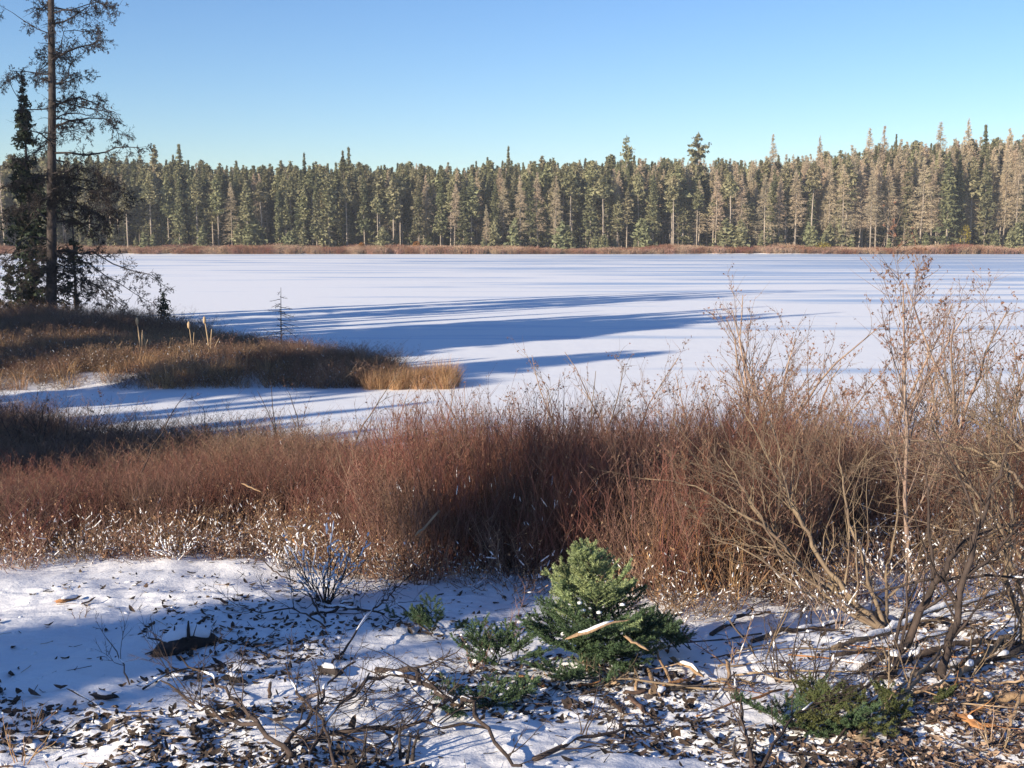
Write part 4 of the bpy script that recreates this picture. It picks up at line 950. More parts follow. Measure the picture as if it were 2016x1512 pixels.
BR = [
    ("long crooked dark branch curving down to the bottom edge", [[(741, 1322), (779, 1329, 'l', .05), (823, 1367, 'l', .09), (853, 1404, 'l', .11), (898, 1415, 'l', .12), (935, 1437, 'l', .1), (975, 1480, 'l', .07), (1020, 1530, 'l', .04)],
        [(823, 1367, 'l', .09), (805, 1360, 'l', .11), (756, 1363, 'l', .10), (700, 1385, 'l', .08), (671, 1400, 'l', .05)], [(898, 1415, 'l', .12), (860, 1432, 'l', .1), (845, 1440, 'l', .08)]], .013, .007, 22),
    ("straight low dark branch along the bottom shade", [[(650, 1462), (720, 1459, 'l', .04), (786, 1452, 'l', .06), (898, 1445, 'l', .07), (960, 1450, 'l', .05)], [(786, 1452, 'l', .05), (775, 1485, 'l', .06), (772, 1505, 'l', .05)]], .009, .006, 14),
    ("thin arching branch over blue snow beside the small bough", [[(640, 1330), (686, 1292, 'l', .06), (730, 1244, 'l', .12), (786, 1195, 'l', .16), (822, 1165, 'l', .18)], [(768, 1205, 'l', .15), (790, 1225, 'l', .1), (850, 1262, 'l', .02)]], .006, .003, 9),
    ("sprawling dead branch reaching left over sunlit snow", [[(575, 1515), (516, 1475, 'l', .08), (437, 1456, 'l', .1), (381, 1428, 'l', .12), (317, 1392, 'l', .15)], [(516, 1475, 'l', .08), (496, 1448, 'l', .1), (437, 1404, 'l', .15), (357, 1364, 'l', .2)], [(560, 1500, 'l', .05), (620, 1450, 'l', .1), (650, 1400, 'l', .15), (700, 1370, 'l', .17)]], .010, .004, 26),
    ("tangle of thin dead branches at the bottom centre left", [[(600, 1520), (640, 1475, 'l', .1), (690, 1430, 'l', .15), (730, 1400, 'l', .2)], [(540, 1520), (600, 1490, 'l', .06), (680, 1480, 'l', .08), (760, 1500, 'l', .06)], [(660, 1525), (640, 1480, 'l', .1), (590, 1430, 'l', .15), (560, 1380, 'l', .22)]], .008, .004, 26),
    ("wiry twig branch on the bright snow before the snowy bush", [[(640, 1235), (595, 1178, 'l', .12), (548, 1170, 'l', .14), (508, 1130, 'l', .18), (460, 1112, 'l', .2)], [(640, 1240), (580, 1215, 'l', .06), (516, 1225, 'l', .04), (468, 1206, 'l', .04), (420, 1192, 'l', .05)]], .006, .003, 18),
    ("small arched twig beside the dark clods", [[(282, 1364), (337, 1333, 'l', .05), (397, 1327, 'l', .03), (450, 1310, 'l', .02)]], .005, .003, 5),
    ("slender twig curving above the shaded left snow", [[(255, 1350), (240, 1322, 'l', .08), (215, 1296, 'l', .14)]], .004, .002, 2),
    ("snow crusted bent branch at the snowy bush's foot", [[(612, 1222), (640, 1212, 'l', .02), (680, 1206, 'l', .04), (714, 1184, 'l', .08)], [(640, 1200), (700, 1215, 'l', .05), (760, 1225, 'l', .05)]], .011, .006, 6),
    ("leafless branch lying right of the dark green bough", [[(1050, 1500), (1120, 1470, 'l', .05), (1210, 1455, 'l', .05), (1300, 1440, 'l', .04)]], .009, .004, 14),
    ("dark fan of twigs at the bottom edge by the olive boughs", [[(1480, 1520), (1460, 1450, 'l', .12), (1440, 1400, 'l', .2)], [(1500, 1520), (1540, 1470, 'l', .1), (1600, 1440, 'l', .15)]], .008, .004, 22),
    ("crossing twigs over the olive spruce boughs", [[(1560, 1440), (1620, 1420, 'l', .08), (1690, 1390, 'l', .1), (1750, 1370, 'l', .14)], [(1640, 1480), (1690, 1430, 'l', .08), (1720, 1370, 'l', .15)]], .008, .004, 20),
]
for k, (lb, parts, r0, r1, kd) in enumerate(BR):
    limbs_thing("fallen_branch", lb, "branch", [D(p=pp, r0=r0 * 1.45 if i == 0 else r0 * 1.1, r1=r1 * 1.1, kids=kd // len(parts) + 1, klen=.36, lv=2, sides=6, wob=.02, snow=(2.2 if 'crusted' in lb else .12)) for i, pp in enumerate(parts)], 'dead', 640 + k, "twig")

def sprout(px, py, h, n, spread_, label, matn='dead', seed=0, r0=.006, snow=0.0, kids=5, lv=1, name="twiggy_sprout", cat="sprout"):
    at = G(px, py); rg = rng_(seed + 70); o = thing(name, label, cat, tuple(at))
    for s in range(n):
        a = s * 2.4 + rg.random(); sp = spread_ * rg.uniform(.3, 1); out = []
        grow(rg, out, (cos(a) * .03, sin(a) * .03, -.02), (cos(a) * sp, sin(a) * sp, 1), h * rg.uniform(.6, 1.1), r0 * rg.uniform(.7, 1.1), lv, 7, .14, .03, kids, .65, .4, .3, .2, .6, rmin=.0016)
        mb = MB()
        for P, Rr, l in out:
            mb.tube(P, Rr, 5 if l else 3)
            if snow:
                for _ in range(rg.poisson(snow)):
                    i = rg.integers(0, len(P) - 1); Q = np.array([P[i], (P[i] + P[i + 1]) / 2, P[i + 1]]) + [0, 0, .005]; w = rg.uniform(.004, .010); mb.tube(Q, [w * .5, w, w * .4], 5, 1, True)
        mb.build("stem", [M[matn], M['snow_cap']], o)
    return o
sprout(640, 1190, .62, 22, 1.0, "large snow laden bush leaning right from the bright snow", 'dead', 1, .006, 1.9, 5, 1, "snowy_bush", "bush")
sprout(560, 1120, .34, 12, 1.2, "small snow covered bush left of the large snow laden one", 'brown', 2, .005, 2.2, 4, 1, "snowy_bush", "bush")
sprout(345, 1105, .30, 12, 1.4, "bright low snow covered bush by the orange slab", 'brown', 3, .005, 2.4, 4, 1, "snowy_bush", "bush")
sprout(140, 1100, .30, 8, 1.1, "forked snow covered twigs at the thicket's bright foot", 'dead', 4, .005, 2.4, 3, 1, "snowy_bush", "bush")
sprout(440, 1095, .30, 12, 1.3, "snow covered straw bush between slab and snow laden bush", 'straw', 5, .004, 2.4, 4, 1, "snowy_bush", "bush")
sprout(820, 1140, .30, 10, 1.3, "blue shaded snowy bush at the thicket's middle foot", 'dead', 6, .005, 2.2, 4, 1, "snowy_bush", "bush")
sprout(632, 1185, 1.05, 1, .2, "single thin dark stem standing in the snow laden bush", 'dead', 7, .007, 0, 8, 1)
sprout(1590, 1370, .42, 9, .7, "dark twig fan in blue shade between willow and bough", 'dead', 8, .007, .05, 6, 2)
sprout(1540, 1345, .5, 7, .6, "dark grey sprout beside the twig fan in the shade", 'dead', 9, .006, .05, 5, 2)
sprout(1440, 1310, .36, 5, .6, "reddish sprout rising by the snow covered sticks", 'brown', 10, .005, .1, 5, 1)
sprout(1500, 1300, .85, 3, .5, "thin sprout leaning in front of the reddish thicket's end", 'willow', 11, .006, .05, 6, 1)
sprout(1385, 1180, .75, 12, .45, "golden orange stems standing at the thicket's sunlit foot", 'wood_red', 12, .0045, 0, 4, 1, "golden_stems", "stems")
sprout(1300, 1175, .9, 10, .35, "coppery stems at the thicket's foot by the spruce", 'wood_red', 13, .004, 0, 4, 1, "golden_stems", "stems")
sprout(1450, 1200, .6, 10, .6, "pale straw stems where the thicket ends", 'straw', 14, .004, .1, 4, 1, "golden_stems", "stems")
sprout(1000, 1270, .38, 7, .9, "wispy twigs on blue snow left of the spruce", 'brown', 15, .0035, 0, 5, 1)
sprout(940, 1320, .28, 8, 1.0, "wispy dry twigs over the grey green bough", 'brown', 16, .0035, .3, 5, 1)
sprout(800, 1500, .25, 3, .3, "short dark stub with torn top by the low branch", 'bark', 17, .014, .1, 2, 1, "broken_stub", "stub")
sprout(700, 1505, .2, 3, .4, "short dark broken stub at the bottom tangle", 'bark', 18, .012, .1, 2, 1, "broken_stub", "stub")
sprout(1460, 1500, .16, 2, .2, "thick low stub on the shaded snow at the bottom edge", 'bark', 19, .018, .2, 1, 1, "broken_stub", "stub")
sprout(40, 1500, .22, 8, 1.0, "tuft of dry yellowish stalks in the bottom corner snow", 'straw', 20, .004, .3, 3, 1)
sprout(55, 1440, .16, 6, 1.0, "little greenish stalks on dark clods near the corner", 'straw', 21, .004, .1, 3, 1)
sprout(158, 1220, .16, 4, .8, "tiny twigs on bright snow below the tan bark piece", 'brown', 22, .003, 0, 3, 1)
sprout(1960, 1480, .2, 7, 1.0, "dry twigs standing in the sunny litter corner", 'chip', 23, .004, 0, 3, 1)
sprout(1760, 1330, .3, 5, .8, "pale stub twigs at the forked alder's foot", 'willow', 24, .005, .3, 3, 1)
sprout(1900, 1330, .45, 6, .8, "tan twigs crossing below the slim alder", 'willow', 25, .005, .1, 5, 2)
sprout(1640, 1240, .5, 8, .9, "bare bush of fine grey twigs behind the willow's foot", 'alder', 26, .005, .3, 6, 2)
sprout(1780, 1200, .6, 8, .9, "fine twigged bush in bright snow behind the forked alder", 'alder', 27, .005, .4, 6, 2)
sprout(1930, 1200, .7, 8, .9, "dense brown bush behind the slim alder", 'willow', 28, .005, .3, 6, 2)
sprout(1700, 1110, .8, 8, .8, "brown bush standing where thicket meets willow stems", 'alder', 29, .005, .2, 6, 2)

rg = rng_(505)
for k in range(34):
    px, py = (rg.uniform(1390, 2010), rg.uniform(1205, 1400)) if k < 24 else (rg.uniform(1120, 1420), rg.uniform(1290, 1390))
    at = G(px, py); L = rg.uniform(.3, .95) if k < 24 else rg.uniform(.15, .4); az = rg.normal(.25, .45) + (pi if rg.random() < .3 else 0)
    P = [at + np.array([cos(az), sin(az), 0]) * L * u for u in (0, .35, .7, 1)]
    for i, p in enumerate(P): p[2] = float(surf_z(p[0], p[1])) + .015 + rg.uniform(0, .05) * i / 2
    o = thing("fallen_stick", "thin stick lying " + ("in the snow around the fallen logs" if k < 24 else "on the chips around the cut spruce"), "stick", tuple(at), "sticks " + ("around the fallen logs" if k < 24 else "around the cut spruce"))
    mb = MB(); r_ = rg.uniform(.005, .012); limb_px(mb, None, r_, r_ * .6, rg, kids=int(rg.integers(0, 4)), klen=.2, lv=1, sides=5, snow=.8 if rg.random() < .5 else 0, pre=np.array(P))
    ob = mb.build("stick_wood", [M[['willow', 'willow', 'dead', 'wood_red', 'chip'][int(rg.integers(5))]], M['snow_cap']], o); ob.matrix_parent_inverse.translation = (-at[0], -at[1], -at[2])

# ================================================================== WOOD PIECES
def splinter(label, p0, p1, w0, w1, matn='wood', snow=False, lift0=.02, lift1=.03, seed=0, name="wood_splinter", cat="wood piece", flat=.45, d0=None, d1=None):
    rg = rng_(seed + 900)
    a = W(p0[0], p0[1], d0) if d0 else G(*p0, lift0); e = W(p1[0], p1[1], d1) if d1 else G(*p1, lift1)
    o = thing(name, label, cat, tuple(a)); v = e - a; n = 7; t = np.linspace(0, 1, n)
    C = v * t[:, None] + rg.normal(0, .004, (n, 3)); ax = unit(v); s1 = unit(np.cross(ax, [0, 0, 1])); s2 = np.cross(s1, ax)
    th = np.arange(6) * pi / 3 + rg.random(); w = np.interp(t, [0, .15, .8, 1], [w0 * .55, w0, (w0 + w1) / 2, w1 * .5])
    jit = 1 + rg.uniform(-.22, .22, (n, 6))
    V = C[:, None] + (w[:, None] * jit)[..., None] * (np.cos(th)[None, :, None] * s1 + np.sin(th)[None, :, None] * s2 * flat)
    V[0] += ax * rg.uniform(-.02, .015, (6, 1)); V[-1] += ax * rg.uniform(-.015, .035, (6, 1))
    i = np.arange(n - 1)[:, None] * 6; j = np.arange(6)[None]; j2 = (j + 1) % 6
    mb = MB(); F = np.stack([i + j, i + j2, i + 6 + j2, i + 6 + j], -1).reshape(-1, 4); VV = np.vstack([V.reshape(-1, 3), C[0], C[-1]]); mb.add(VV, F)
    jj = np.arange(6); mb.F.append((np.vstack([np.stack([np.full(6, n * 6), (jj + 1) % 6, jj], -1), np.stack([np.full(6, n * 6 + 1), (n - 1) * 6 + jj, (n - 1) * 6 + (jj + 1) % 6], -1)]), 0))
    mb.build("wood", [M[matn]], o)
    if snow:
        mb = MB(); Q = C[1:6] + [0, 0, max(w0, w1) * flat * .9]; mb.tube(Q, np.array([.3, .8, .9, .7, .2]) * (w0 + w1) / 2 * .8, 6, 0, True); mb.build("snow_cap", [M['snow_cap']], o, smooth=True)
    return o
d_ = 6.62
splinter("thick torn branch piece resting on the cut spruce", (1118, 1256), (1229, 1220), .022, .010, 'wood', True, d0=d_, d1=d_ + .05, seed=1)
splinter("short pale stick end poking out of dark spruce boughs", (1232, 1254), (1274, 1278), .014, .012, 'wood', d0=6.75, d1=6.65, seed=2)
splinter("long pale split log end beside the dark boughs", (1322, 1310), (1383, 1346), .024, .022, 'wood', True, .06, .04, 3)
splinter("thin pale splinter leaning on a red brown piece", (1287, 1310), (1321, 1353), .006, .014, 'wood', False, .10, .02, 4)
splinter("narrow pale splinter standing in front of dark chips", (1275, 1335), (1300, 1376), .013, .010, 'wood', False, .06, .02, 5)
splinter("small upright pale stub between two splinters", (1252, 1338), (1253, 1366), .010, .014, 'wood', False, .06, .02, 6)
splinter("snow topped grey stick sliding from the spruce's underside", (1182, 1284), (1212, 1336), .013, .016, 'dead', True, .08, .03, 7)
splinter("tan chunk under the spruce's near boughs", (1145, 1308), (1164, 1336), .018, .022, 'wood', False, .05, .02, 8)
splinter("curled orange wood chunk at the spruce's left foot", (1022, 1338), (1076, 1364), .030, .016, 'wood_red', False, .03, .02, 9)
splinter("red brown bark slab among the splinters", (1302, 1362), (1362, 1344), .022, .016, 'wood_red', False, .02, .03, 10)
splinter("dark red bark chunk on the shaded chips", (1228, 1374), (1274, 1364), .020, .016, 'leaf', False, .02, .02, 11)
splinter("dark curled bark strip nearest the blue snow", (1203, 1384), (1228, 1412), .018, .014, 'leaf', False, .02, .02, 12)
splinter("larger dark bark strip beside the curled one", (1240, 1380), (1276, 1418), .020, .014, 'leaf', False, .02, .02, 13)
splinter("long thin pale stick under the spruce's middle", (1168, 1352), (1250, 1344), .008, .006, 'wood', False, .02, .02, 14)
splinter("short pale post end in the shaded twigs", (1430, 1330), (1438, 1366), .014, .010, 'wood', False, .08, .02, 15)
splinter("pale splinter lying by the dark twig fan", (1546, 1394), (1578, 1368), .010, .007, 'wood', False, .02, .05, 16)
splinter("flat grey stick before the dark twigs", (1395, 1352), (1492, 1362), .009, .006, 'wood', False, .03, .03, 17)
splinter("orange wedge of wood in the sunny corner", (1890, 1428), (1936, 1446), .030, .016, 'wood_red', False, .03, .02, 18)
splinter("bright upright splinter at the picture's sunny corner", (1988, 1440), (2010, 1398), .010, .006, 'wood', False, .02, .10, 19)
splinter("pale chip pair's larger piece by the corner log", (1925, 1375), (1965, 1362), .016, .010, 'chip', False, .02, .03, 20)
splinter("tan bark slab lying on bright open snow", (112, 1190), (162, 1176), .045, .014, 'wood_red', True, .015, .03, 21, "bark_slab", "bark piece", .25)
splinter("dark curl of bark beside the tan slab", (162, 1194), (186, 1186), .014, .010, 'leaf', False, .02, .03, 22, "bark_slab", "bark piece")
splinter("orange slab of wood leaning in the snowy thicket foot", (334, 1086), (374, 1052), .035, .030, 'wood_red', False, .02, .22, 23, "wood_slab", "wood piece", .3)
splinter("yellowish wood stub capped by snow left of the orange slab", (205, 1105), (222, 1078), .030, .024, 'wood_red', True, .02, .14, 24, "wood_slab", "wood piece", .7)
splinter("tan torn bark strip standing in the dark thicket", (818, 1054), (862, 1010), .016, .020, 'wood', False, seed=25, name="bark_strip", cat="bark piece", d0=9.3, d1=9.4, flat=.3)
splinter("pale stick slanting in the thicket above the snow laden bush", (572, 1054), (590, 1078), .016, .012, 'wood_red', False, seed=26, name="bark_strip", cat="bark piece", d0=10.8, d1=10.7)
splinter("tan splinter caught high in the red thicket", (478, 952), (512, 968), .016, .010, 'wood', False, seed=27, name="bark_strip", cat="bark piece", d0=11.0, d1=10.9)
splinter("pale grassy wood scrap in the sunlit strip of snow", (590, 1378), (680, 1366), .022, .012, 'chip', False, .01, .02, 28, "wood_scrap", "wood piece", .3)
splinter("small brown scrap upright in the sunlit strip", (530, 1378), (534, 1362), .012, .008, 'leaf', False, .01, .06, 29, "wood_scrap", "wood piece")
splinter("dark hollow knot of wood at the blue shade's end", (628, 1325), (668, 1330), .030, .034, 'bark', True, .03, .03, 30, "wood_scrap", "wood piece", .8)
splinter("dark knotty piece in the middle of blue shade", (440, 1350), (478, 1352), .026, .024, 'bark', True, .03, .03, 31, "wood_scrap", "wood piece", .8)
splinter("dark long clod near the slanting stick", (185, 1376), (228, 1384), .030, .022, 'bark', True, .02, .02, 32, "wood_scrap", "wood piece", .6)
splinter("straight dark stick slanting across shaded snow", (134, 1375), (212, 1418), .008, .006, 'bark', True, .05, .02, 33, "dark_stick", "stick")
# the root clump
at = G(352, 1285); o = thing("root_clump", "dark bark root clump with snow on top and a spike", "root clump", tuple(at)); rg = rng_(93)
mb = MB(); A = np.array([G(298, 1292), G(325, 1290, .04), G(352, 1282, .07), G(385, 1276, .06), G(415, 1276, .03), G(438, 1277, .0)]) - at
mb.tube(A, [.02, .06, .07, .06, .035, .01], 9, 0, True)
V = mb.V[0]; V += (np.random.default_rng(4).normal(0, .009, V.shape)); mb.build("root", [M['bark']], o)
mb = MB(); mb.tube(A[1:5] + [0, 0.0, .05], [.03, .06, .058, .02], 8, 0, True); V = mb.V[0]; V += np.random.default_rng(5).normal(0, .005, V.shape); mb.build("snow_cap", [M['snow_cap']], o, smooth=True)
for (x0, y0, x1, y1, l1, r) in [(372, 1262, 371, 1222, 0, .013), (345, 1262, 344, 1232, 0, .009), (330, 1268, 290, 1256, .1, .008), (320, 1282, 285, 1288, .03, .008), (310, 1290, 280, 1298, .02, .007), (430, 1282, 475, 1310, .02, .007), (380, 1255, 388, 1228, 0, .004)]:
    p0 = W(x0, y0, at[1]) - at; p1 = W(x1, y1, at[1] + rg.normal(0, .05)) - at; mb = MB(); mb.tube(np.array([p0, (p0 + p1) / 2 + rg.normal(0, .006, 3), p1]), [r, r * .9, r * .4], 6, 0, True); mb.build("spike", [M['bark']], o)

# ================================================================== CUT SPRUCE TOP AND LOOSE BOUGHS
def needles(rg, mb, P, n, ln, w, m):
    """needles set round the twig P"""
    seg = np.linspace(0, 1, len(P)); u = rg.random(n) ** .9; C = np.column_stack([np.interp(u, seg, P[:, c]) for c in range(3)]); ax = unit(P[-1] - P[0])
    r = unit(np.cross(ax, rg.normal(size=(n, 3)))); d = unit(r * rg.uniform(.6, 1.0, (n, 1)) + ax * rg.uniform(.35, .9, (n, 1))) * ln * rg.uniform(.7, 1.15, (n, 1))
    s = unit(np.cross(d, rg.normal(size=(n, 3)))) * w
    mb.tris(np.stack([C - s, C + s, C + d], 1), m)
def bough(rg, mb, p0, d0, L, mw=0, mn=1, nl=.017, dens=1.0, up=.06, side=1.0):
    out = []; P = [np.array(p0, float)]; d = unit(np.array(d0, float)); n = 7
    for _ in range(n): d = unit(d + rg.normal(0, .07, 3) + [0, 0, up]); P.append(P[-1] + d * L / n)
    P = np.array(P); mb.tube(P, .005 * (1 - np.linspace(0, .8, n + 1)) * (.6 + L), 4, mw); needles(rg, mb, P, int(170 * L * 2 * dens), nl, .0022, mn)
    k = max(3, int(L / .030)); t = np.linspace(0, 1, n + 1)
    for i in range(k):
        u = .18 + .8 * (i + rg.random()) / k; q = np.array([np.interp(u, t, P[:, c]) for c in range(3)]); ax = unit(P[-1] - P[0]); h = unit(np.cross(ax, [0, 0, 1])) * (1 if i % 2 else -1)
        dd = unit(ax * .75 + h * rg.uniform(.5, .9) + [0, 0, rg.uniform(-.15, .35)]); l = (L * .42 * (1.12 - u) + .045) * rg.uniform(.7, 1.25) * side
        Q = np.array([q, q + dd * l * .5 + rg.normal(0, .004, 3), q + dd * l + [0, 0, .01]]); mb.tube(Q, [.0022, .0018, .001], 3, mw); needles(rg, mb, Q, int(50 + 620 * l * dens), nl * 1.1, .0026, mn)
        if l > .09:
            for s_ in (1, -1):
                qq = Q[1]; d2 = unit(dd + h * .7 * s_ + rg.normal(0, .2, 3)); l2 = l * .5; Q2 = np.array([qq, qq + d2 * l2]); needles(rg, mb, Q2, int(30 + 380 * l2), nl, .0022, mn)
bs = G(1175, 1318); tip = W(1152, 1078, bs[1] + .02); H = tip[2] - bs[2]
o = thing("cut_spruce_top", "bright green cut spruce top standing amid split wood", "spruce top", tuple(bs)); rg = rng_(95)
mb = MB(); lead = np.array([[0, 0, -.03], [-.02, 0, H * .5], [tip[0] - bs[0], 0, H]]); mb.tube(lead, [.02, .012, .004], 7); needles(rg, mb, lead[1:], 420, .017, .0022, 1); mb.build("trunk", [M['bark'], M['needle']], o)
for k in range(52):
    f = (k + rg.random()) / 52; z = H * (.04 + .92 * f); az = k * 2.4 + rg.normal(0, .3); L = (.50 * (1 - f) ** 1.0 + .065) * rg.uniform(.75, 1.15)
    c = np.array([np.interp(z, lead[:, 2], lead[:, 0]), 0, z]); el = .15 + .75 * f + rg.normal(0, .12)
    mb = MB(); bough(rg, mb, c, (cos(az) * cos(el), sin(az) * cos(el), sin(el)), L, 0, 1); mb.build("bough", [M['bark'], M['needle'] if f + rg.normal(0, .12) > .28 else M['needle_low']], o)  # paler green on the upper boughs, deeper green on the lower ones
for k, (dx, dz, az, L) in enumerate([(-.30, .12, 2.9, .30), (-.2, .18, 2.6, .34), (.32, .10, .2, .30), (.28, .05, -.1, .26), (.22, .15, .4, .3), (-.1, .05, -1.9, .3), (.1, .04, -1.3, .3), (.2, .0, -.9, .22)]):
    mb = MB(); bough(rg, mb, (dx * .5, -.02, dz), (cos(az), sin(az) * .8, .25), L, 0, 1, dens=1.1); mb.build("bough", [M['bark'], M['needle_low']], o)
for px, py in [(1141, 1187), (1148, 1202), (1180, 1206), (1108, 1248), (1225, 1190)]:
    p = W(px, py, bs[1] - .18) - bs; mb = MB(); V0 = mb.blob(p, .018, 0, rg, .6); mb.build("snow_lump", [M['snow_cap']], o, smooth=True)
def loose(label, px, py, n, L, spread_, matn, seed, lift=.05, el=.25, az0=0, azr=6.28, name="spruce_bough"):
    at = G(px, py, .0); o = thing(name, label, "spruce bough", tuple(at)); rg = rng_(seed + 40)
    for k in range(n):
        az = az0 + rg.uniform(-.5, .5) * azr; mb = MB(); c = rg.normal(0, spread_, 3) * [1, .6, 0] + [0, 0, lift * rg.uniform(.3, 1.4)]
        bough(rg, mb, c, (cos(az), sin(az), el * rg.uniform(.2, 2)), L * rg.uniform(.7, 1.2), 0, 1, dens=.9); mb.build("twig", [M['bark'], M[matn]], o)
    return o
loose("small dark green bough on blue snow left of the spruce", 850, 1248, 8, .20, .06, 'needle_low', 1, .03, .7)
loose("greyish green bough dusted with snow at the spruce's left", 975, 1318, 13, .24, .09, 'needle_low', 2, .05, .6)
loose("flat dark bough on the shaded snow below the spruce", 965, 1395, 9, .24, .12, 'needle_low', 3, .03, .1)
loose("dark drooping bough end right of the cut spruce", 1335, 1292, 10, .22, .07, 'needle_low', 4, .05, .6)
loose("dark bough heaped against the cut spruce's side", 1265, 1268, 8, .20, .07, 'needle_low', 5, .06, .5)
loose("dark green bough under the split wood", 1215, 1318, 9, .26, .10, 'needle_low', 6, .03, .3)
loose("broad olive spruce bough lying under the pale branch", 1675, 1438, 10, .25, .12, 'moss', 7, .05, .25)
loose("olive bough end pointing at the litter corner", 1775, 1415, 5, .2, .08, 'moss', 8, .04, .25)
loose("dark olive bough in the shade before the twig fan", 1560, 1440, 10, .26, .14, 'needle_low', 9, .04, .2)
loose("low dark bough at the spruce's near foot", 1120, 1352, 8, .22, .10, 'needle_low', 10, .03, .15)
o = loose("tiny green sprig in shade beside the snowy branch", 796, 1232, 2, .12, .02, 'needle_low', 11, .02, .3)

# ================================================================== LITTER
rng = rng_(17)
def litter_pts(n, dens, xr=(-3.8, 3.8), yr=(4.9, 11.4)):
    x = rng.uniform(*xr, n); y = 4.9 + (yr[1] - 4.9) * rng.random(n) ** 1.5; k = rng.random(n) < dens(x, y); return x[k], y[k]
def leaf_mesh(mb, x, y, size, m, thick=.0, curl=.5, sink=.3, stretch=1.4):
    n = len(x); z = surf_z(x, y); s = size * rng.uniform(.5, 1.5, n); az = rng.random(n) * 6.283
    a = np.stack([np.cos(az), np.sin(az), rng.normal(0, .28, n)], -1); a = unit(a) * (s * stretch * .5)[:, None]
    q = np.stack([-np.sin(az), np.cos(az), rng.normal(0, .5, n)], -1); q = unit(q) * (s * .36)[:, None]
    c = np.stack([x, y, z + s * (.28 - sink * rng.random(n))], -1); dz = np.zeros((n, 3)); dz[:, 2] = s * curl * rng.uniform(.1, .8, n)
    p0, p1, p2, p3 = c - a + dz, c - q * .9 - a * .1, c + a * 1.0 + dz * .8, c + q + a * .15; md = c - dz * .3
    p01 = (p0 + p1) / 2 * 1.0 - a * .12 - q * .25; p12 = (p1 + p2) / 2 - q * .2; p23 = (p2 + p3) / 2 + q * .2; p30 = (p3 + p0) / 2 + q * .22 - a * .1
    ring = [p0, p01, p1, p12, p2, p23, p3, p30]
    T = np.concatenate([np.stack([md, ring[i], ring[(i + 1) % 8]], 1) for i in range(8)]); mb.tris(T, m)
def clods(mb, x, y, s, m, fl=.6):
    n = len(x); z = surf_z(x, y)
    R3 = rng.uniform(.55, 1.3, (n, 12, 1)); az = rng.random(n) * 6.283; st = rng.uniform(1, 2.6, n); V = ICO_V[None] * R3 * s[:, None, None]
    ca, sa = np.cos(az)[:, None], np.sin(az)[:, None]; vx, vy = V[..., 0] * st[:, None], V[..., 1]
    V = np.stack([vx * ca - vy * sa, vx * sa + vy * ca, V[..., 2] * fl], -1) + np.stack([x, y, z + s * .1], -1)[:, None]
    F = (ICO_F[None] + np.arange(n)[:, None, None] * 12).reshape(-1, 3); mb.add(V.reshape(-1, 3), F, m)
LA = litter_amount
x, y = litter_pts(21000, lambda x, y: np.clip(LA(x, y) * .95 + .03, 0, 1) * (x < 2.3) + .0)
mb = MB(); h = rng.random(len(x)) < .72
leaf_mesh(mb, x[h], y[h], .031, 0, stretch=1.8); leaf_mesh(mb, x[~h], y[~h], .027, 1)
o = mb.build("leaf_litter", [M['leaf_dark'], M['leaf']]); tag(o, "dark dead leaves and scraps poking through the snow", kind='stuff')
x, y = litter_pts(5200, lambda x, y: np.clip(LA(x, y) ** 1.5 * .9 + .012, 0, 1) * (x < 2.5))
mb = MB(); clods(mb, x, y, rng.uniform(.005, .017, len(x)), 0)
x, y = litter_pts(3000, lambda x, y: np.clip(LA(x, y) + .1, 0, 1)); clods(mb, x, y, rng.uniform(.006, .02, len(x)), 1, .5)
o = mb.build("bark_litter", [M['leaf_dark'], M['snow_cap']]); tag(o, "crumbs of bark and clotted snow strewn over the near bank", kind='stuff')
rd = lambda x, y: sstep(1.2, 2.4, x + .35 * (6.4 - y)) * (1 - .75 * sstep(6.6, 7.6, y))
x, y = litter_pts(30000, lambda x, y: rd(x, y) * (.25 + .75 * sstep(.35, .6, fbm(x * 2, y * 2, 88, 3))), (.4, 3.9), (4.9, 9.5))
mb = MB(); h = rng.random(len(x)); leaf_mesh(mb, x[h < .4], y[h < .4], .028, 0, stretch=1.9); leaf_mesh(mb, x[(h >= .4) & (h < .75)], y[(h >= .4) & (h < .75)], .026, 1); leaf_mesh(mb, x[h >= .75], y[h >= .75], .026, 2)
o = mb.build("wood_chip_litter", [M['chip'], M['leaf'], M['leaf_dark']]); tag(o, "sunlit tan chips and leaves carpeting the right corner", kind='stuff')
x, y = litter_pts(3600, lambda x, y: np.clip(LA(x, y) * .5 + rd(x, y) * .8 + .05 + .5 * np.exp(-((x - .6) ** 2 / .6 + (y - 6.8) ** 2 / .15)), 0, 1), (-3.6, 3.9), (4.9, 10.5))
mb = MB(); z = surf_z(x, y)
for i in range(len(x)):
    a = rng.random() * 6.283; L = rng.uniform(.03, .22); v = np.array([cos(a), sin(a), rng.normal(0, .18)]) * L; c = np.array([x[i], y[i], z[i] + .012])
    mb.tube(np.array([c - v / 2, c + rng.normal(0, .006, 3), c + v / 2]), [.0026, .0024, .0014], 3, int(rng.random() < .35))
o = mb.build("twig_litter", [M['dead'], M['chip']]); tag(o, "small broken twigs scattered over snow and chips", kind='stuff')
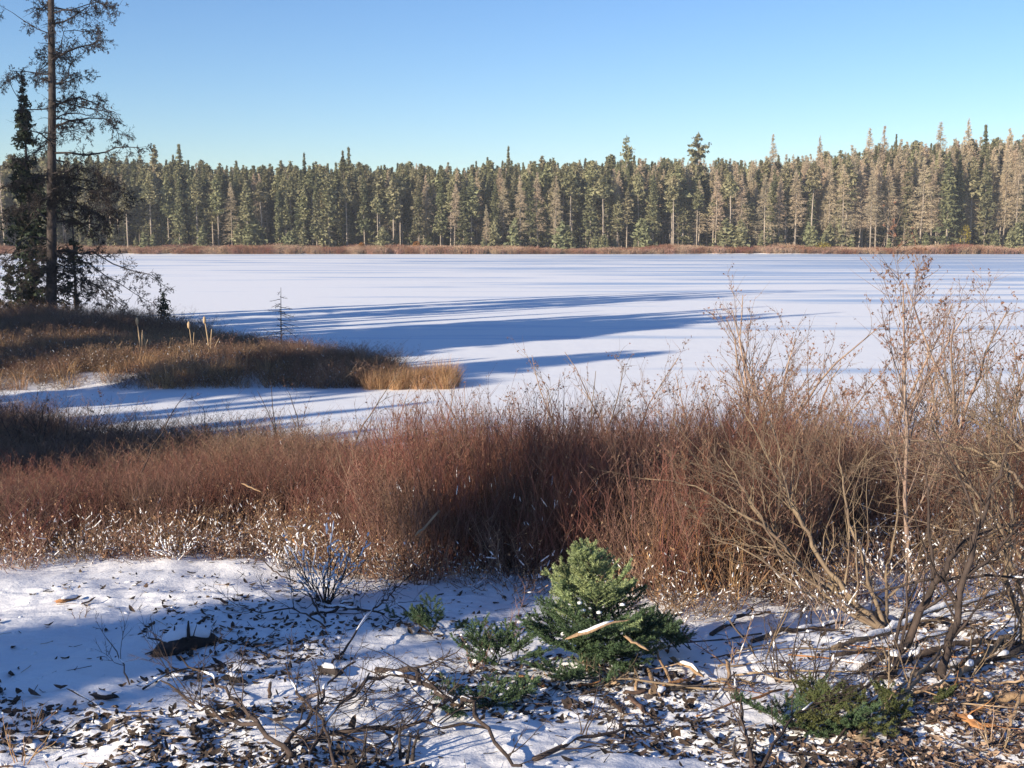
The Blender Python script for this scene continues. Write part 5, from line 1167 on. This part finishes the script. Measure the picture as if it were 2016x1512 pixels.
# single large leaves and chips
def one_leaf(x, y, size, mats, name, label, cat, group):
    o = thing(name, label, cat, (x, y, float(surf_z(x, y))), group); return o
SPOT = [("on the shaded snow near the root clump", (250, 520, 1230, 1340)), ("in the dark bottom corner snow", (10, 260, 1330, 1480)), ("in the sunlit strip of snow", (380, 720, 1350, 1450)), ("on the bright open snow", (20, 450, 1130, 1210)),
        ("on blue snow below the spruce", (1000, 1380, 1390, 1500)), ("among chips in the sunny corner", (1780, 2010, 1380, 1505)), ("by the cut spruce's foot", (1010, 1290, 1330, 1385))]
for si, (sp, (xa, xb, ya, yb)) in enumerate(SPOT):
    for k in range([14, 14, 9, 6, 16, 16, 12][si]):
        p = G(rng.uniform(xa, xb), rng.uniform(ya, yb)); mb = MB(); dark = si in (0, 1, 4); chip = si in (5, 6) and rng.random() < .6  # leaves at the shaded spots often take the darker, shade-toned colour
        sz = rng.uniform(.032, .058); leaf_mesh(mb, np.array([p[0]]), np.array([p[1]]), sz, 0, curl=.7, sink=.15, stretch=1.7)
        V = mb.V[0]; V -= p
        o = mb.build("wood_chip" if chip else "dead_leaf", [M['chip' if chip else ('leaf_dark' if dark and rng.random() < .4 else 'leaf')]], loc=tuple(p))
        tag(o, ("tan curled wood chip " if chip else "curled brown dead leaf ") + sp, "wood chip" if chip else "leaf", ("wood chips " if chip else "dead leaves ") + sp)
# ================================================================== AIR
import bmesh
bm = bmesh.new(); bmesh.ops.create_cube(bm, size=1.0)
for v in bm.verts: v.co = (v.co.x * 1500, 700 + v.co.y * 1640, 11 + v.co.z * 30)
hm = bpy.data.meshes.new("haze"); bm.to_mesh(hm); bm.free()
m = bpy.data.materials.new("thin_air"); m.use_nodes = True; n = m.node_tree.nodes; n.remove(n["Principled BSDF"])
pv = n.new("ShaderNodeVolumePrincipled"); pv.inputs["Density"].default_value = .00042; pv.inputs["Color"].default_value = (.85, .9, 1, 1)
m.node_tree.links.new(pv.outputs[0], n["Material Output"].inputs["Volume"]); hm.materials.append(m)
tag(link("haze", hm), "thin pale air between the near bank and the far wood", kind='stuff')
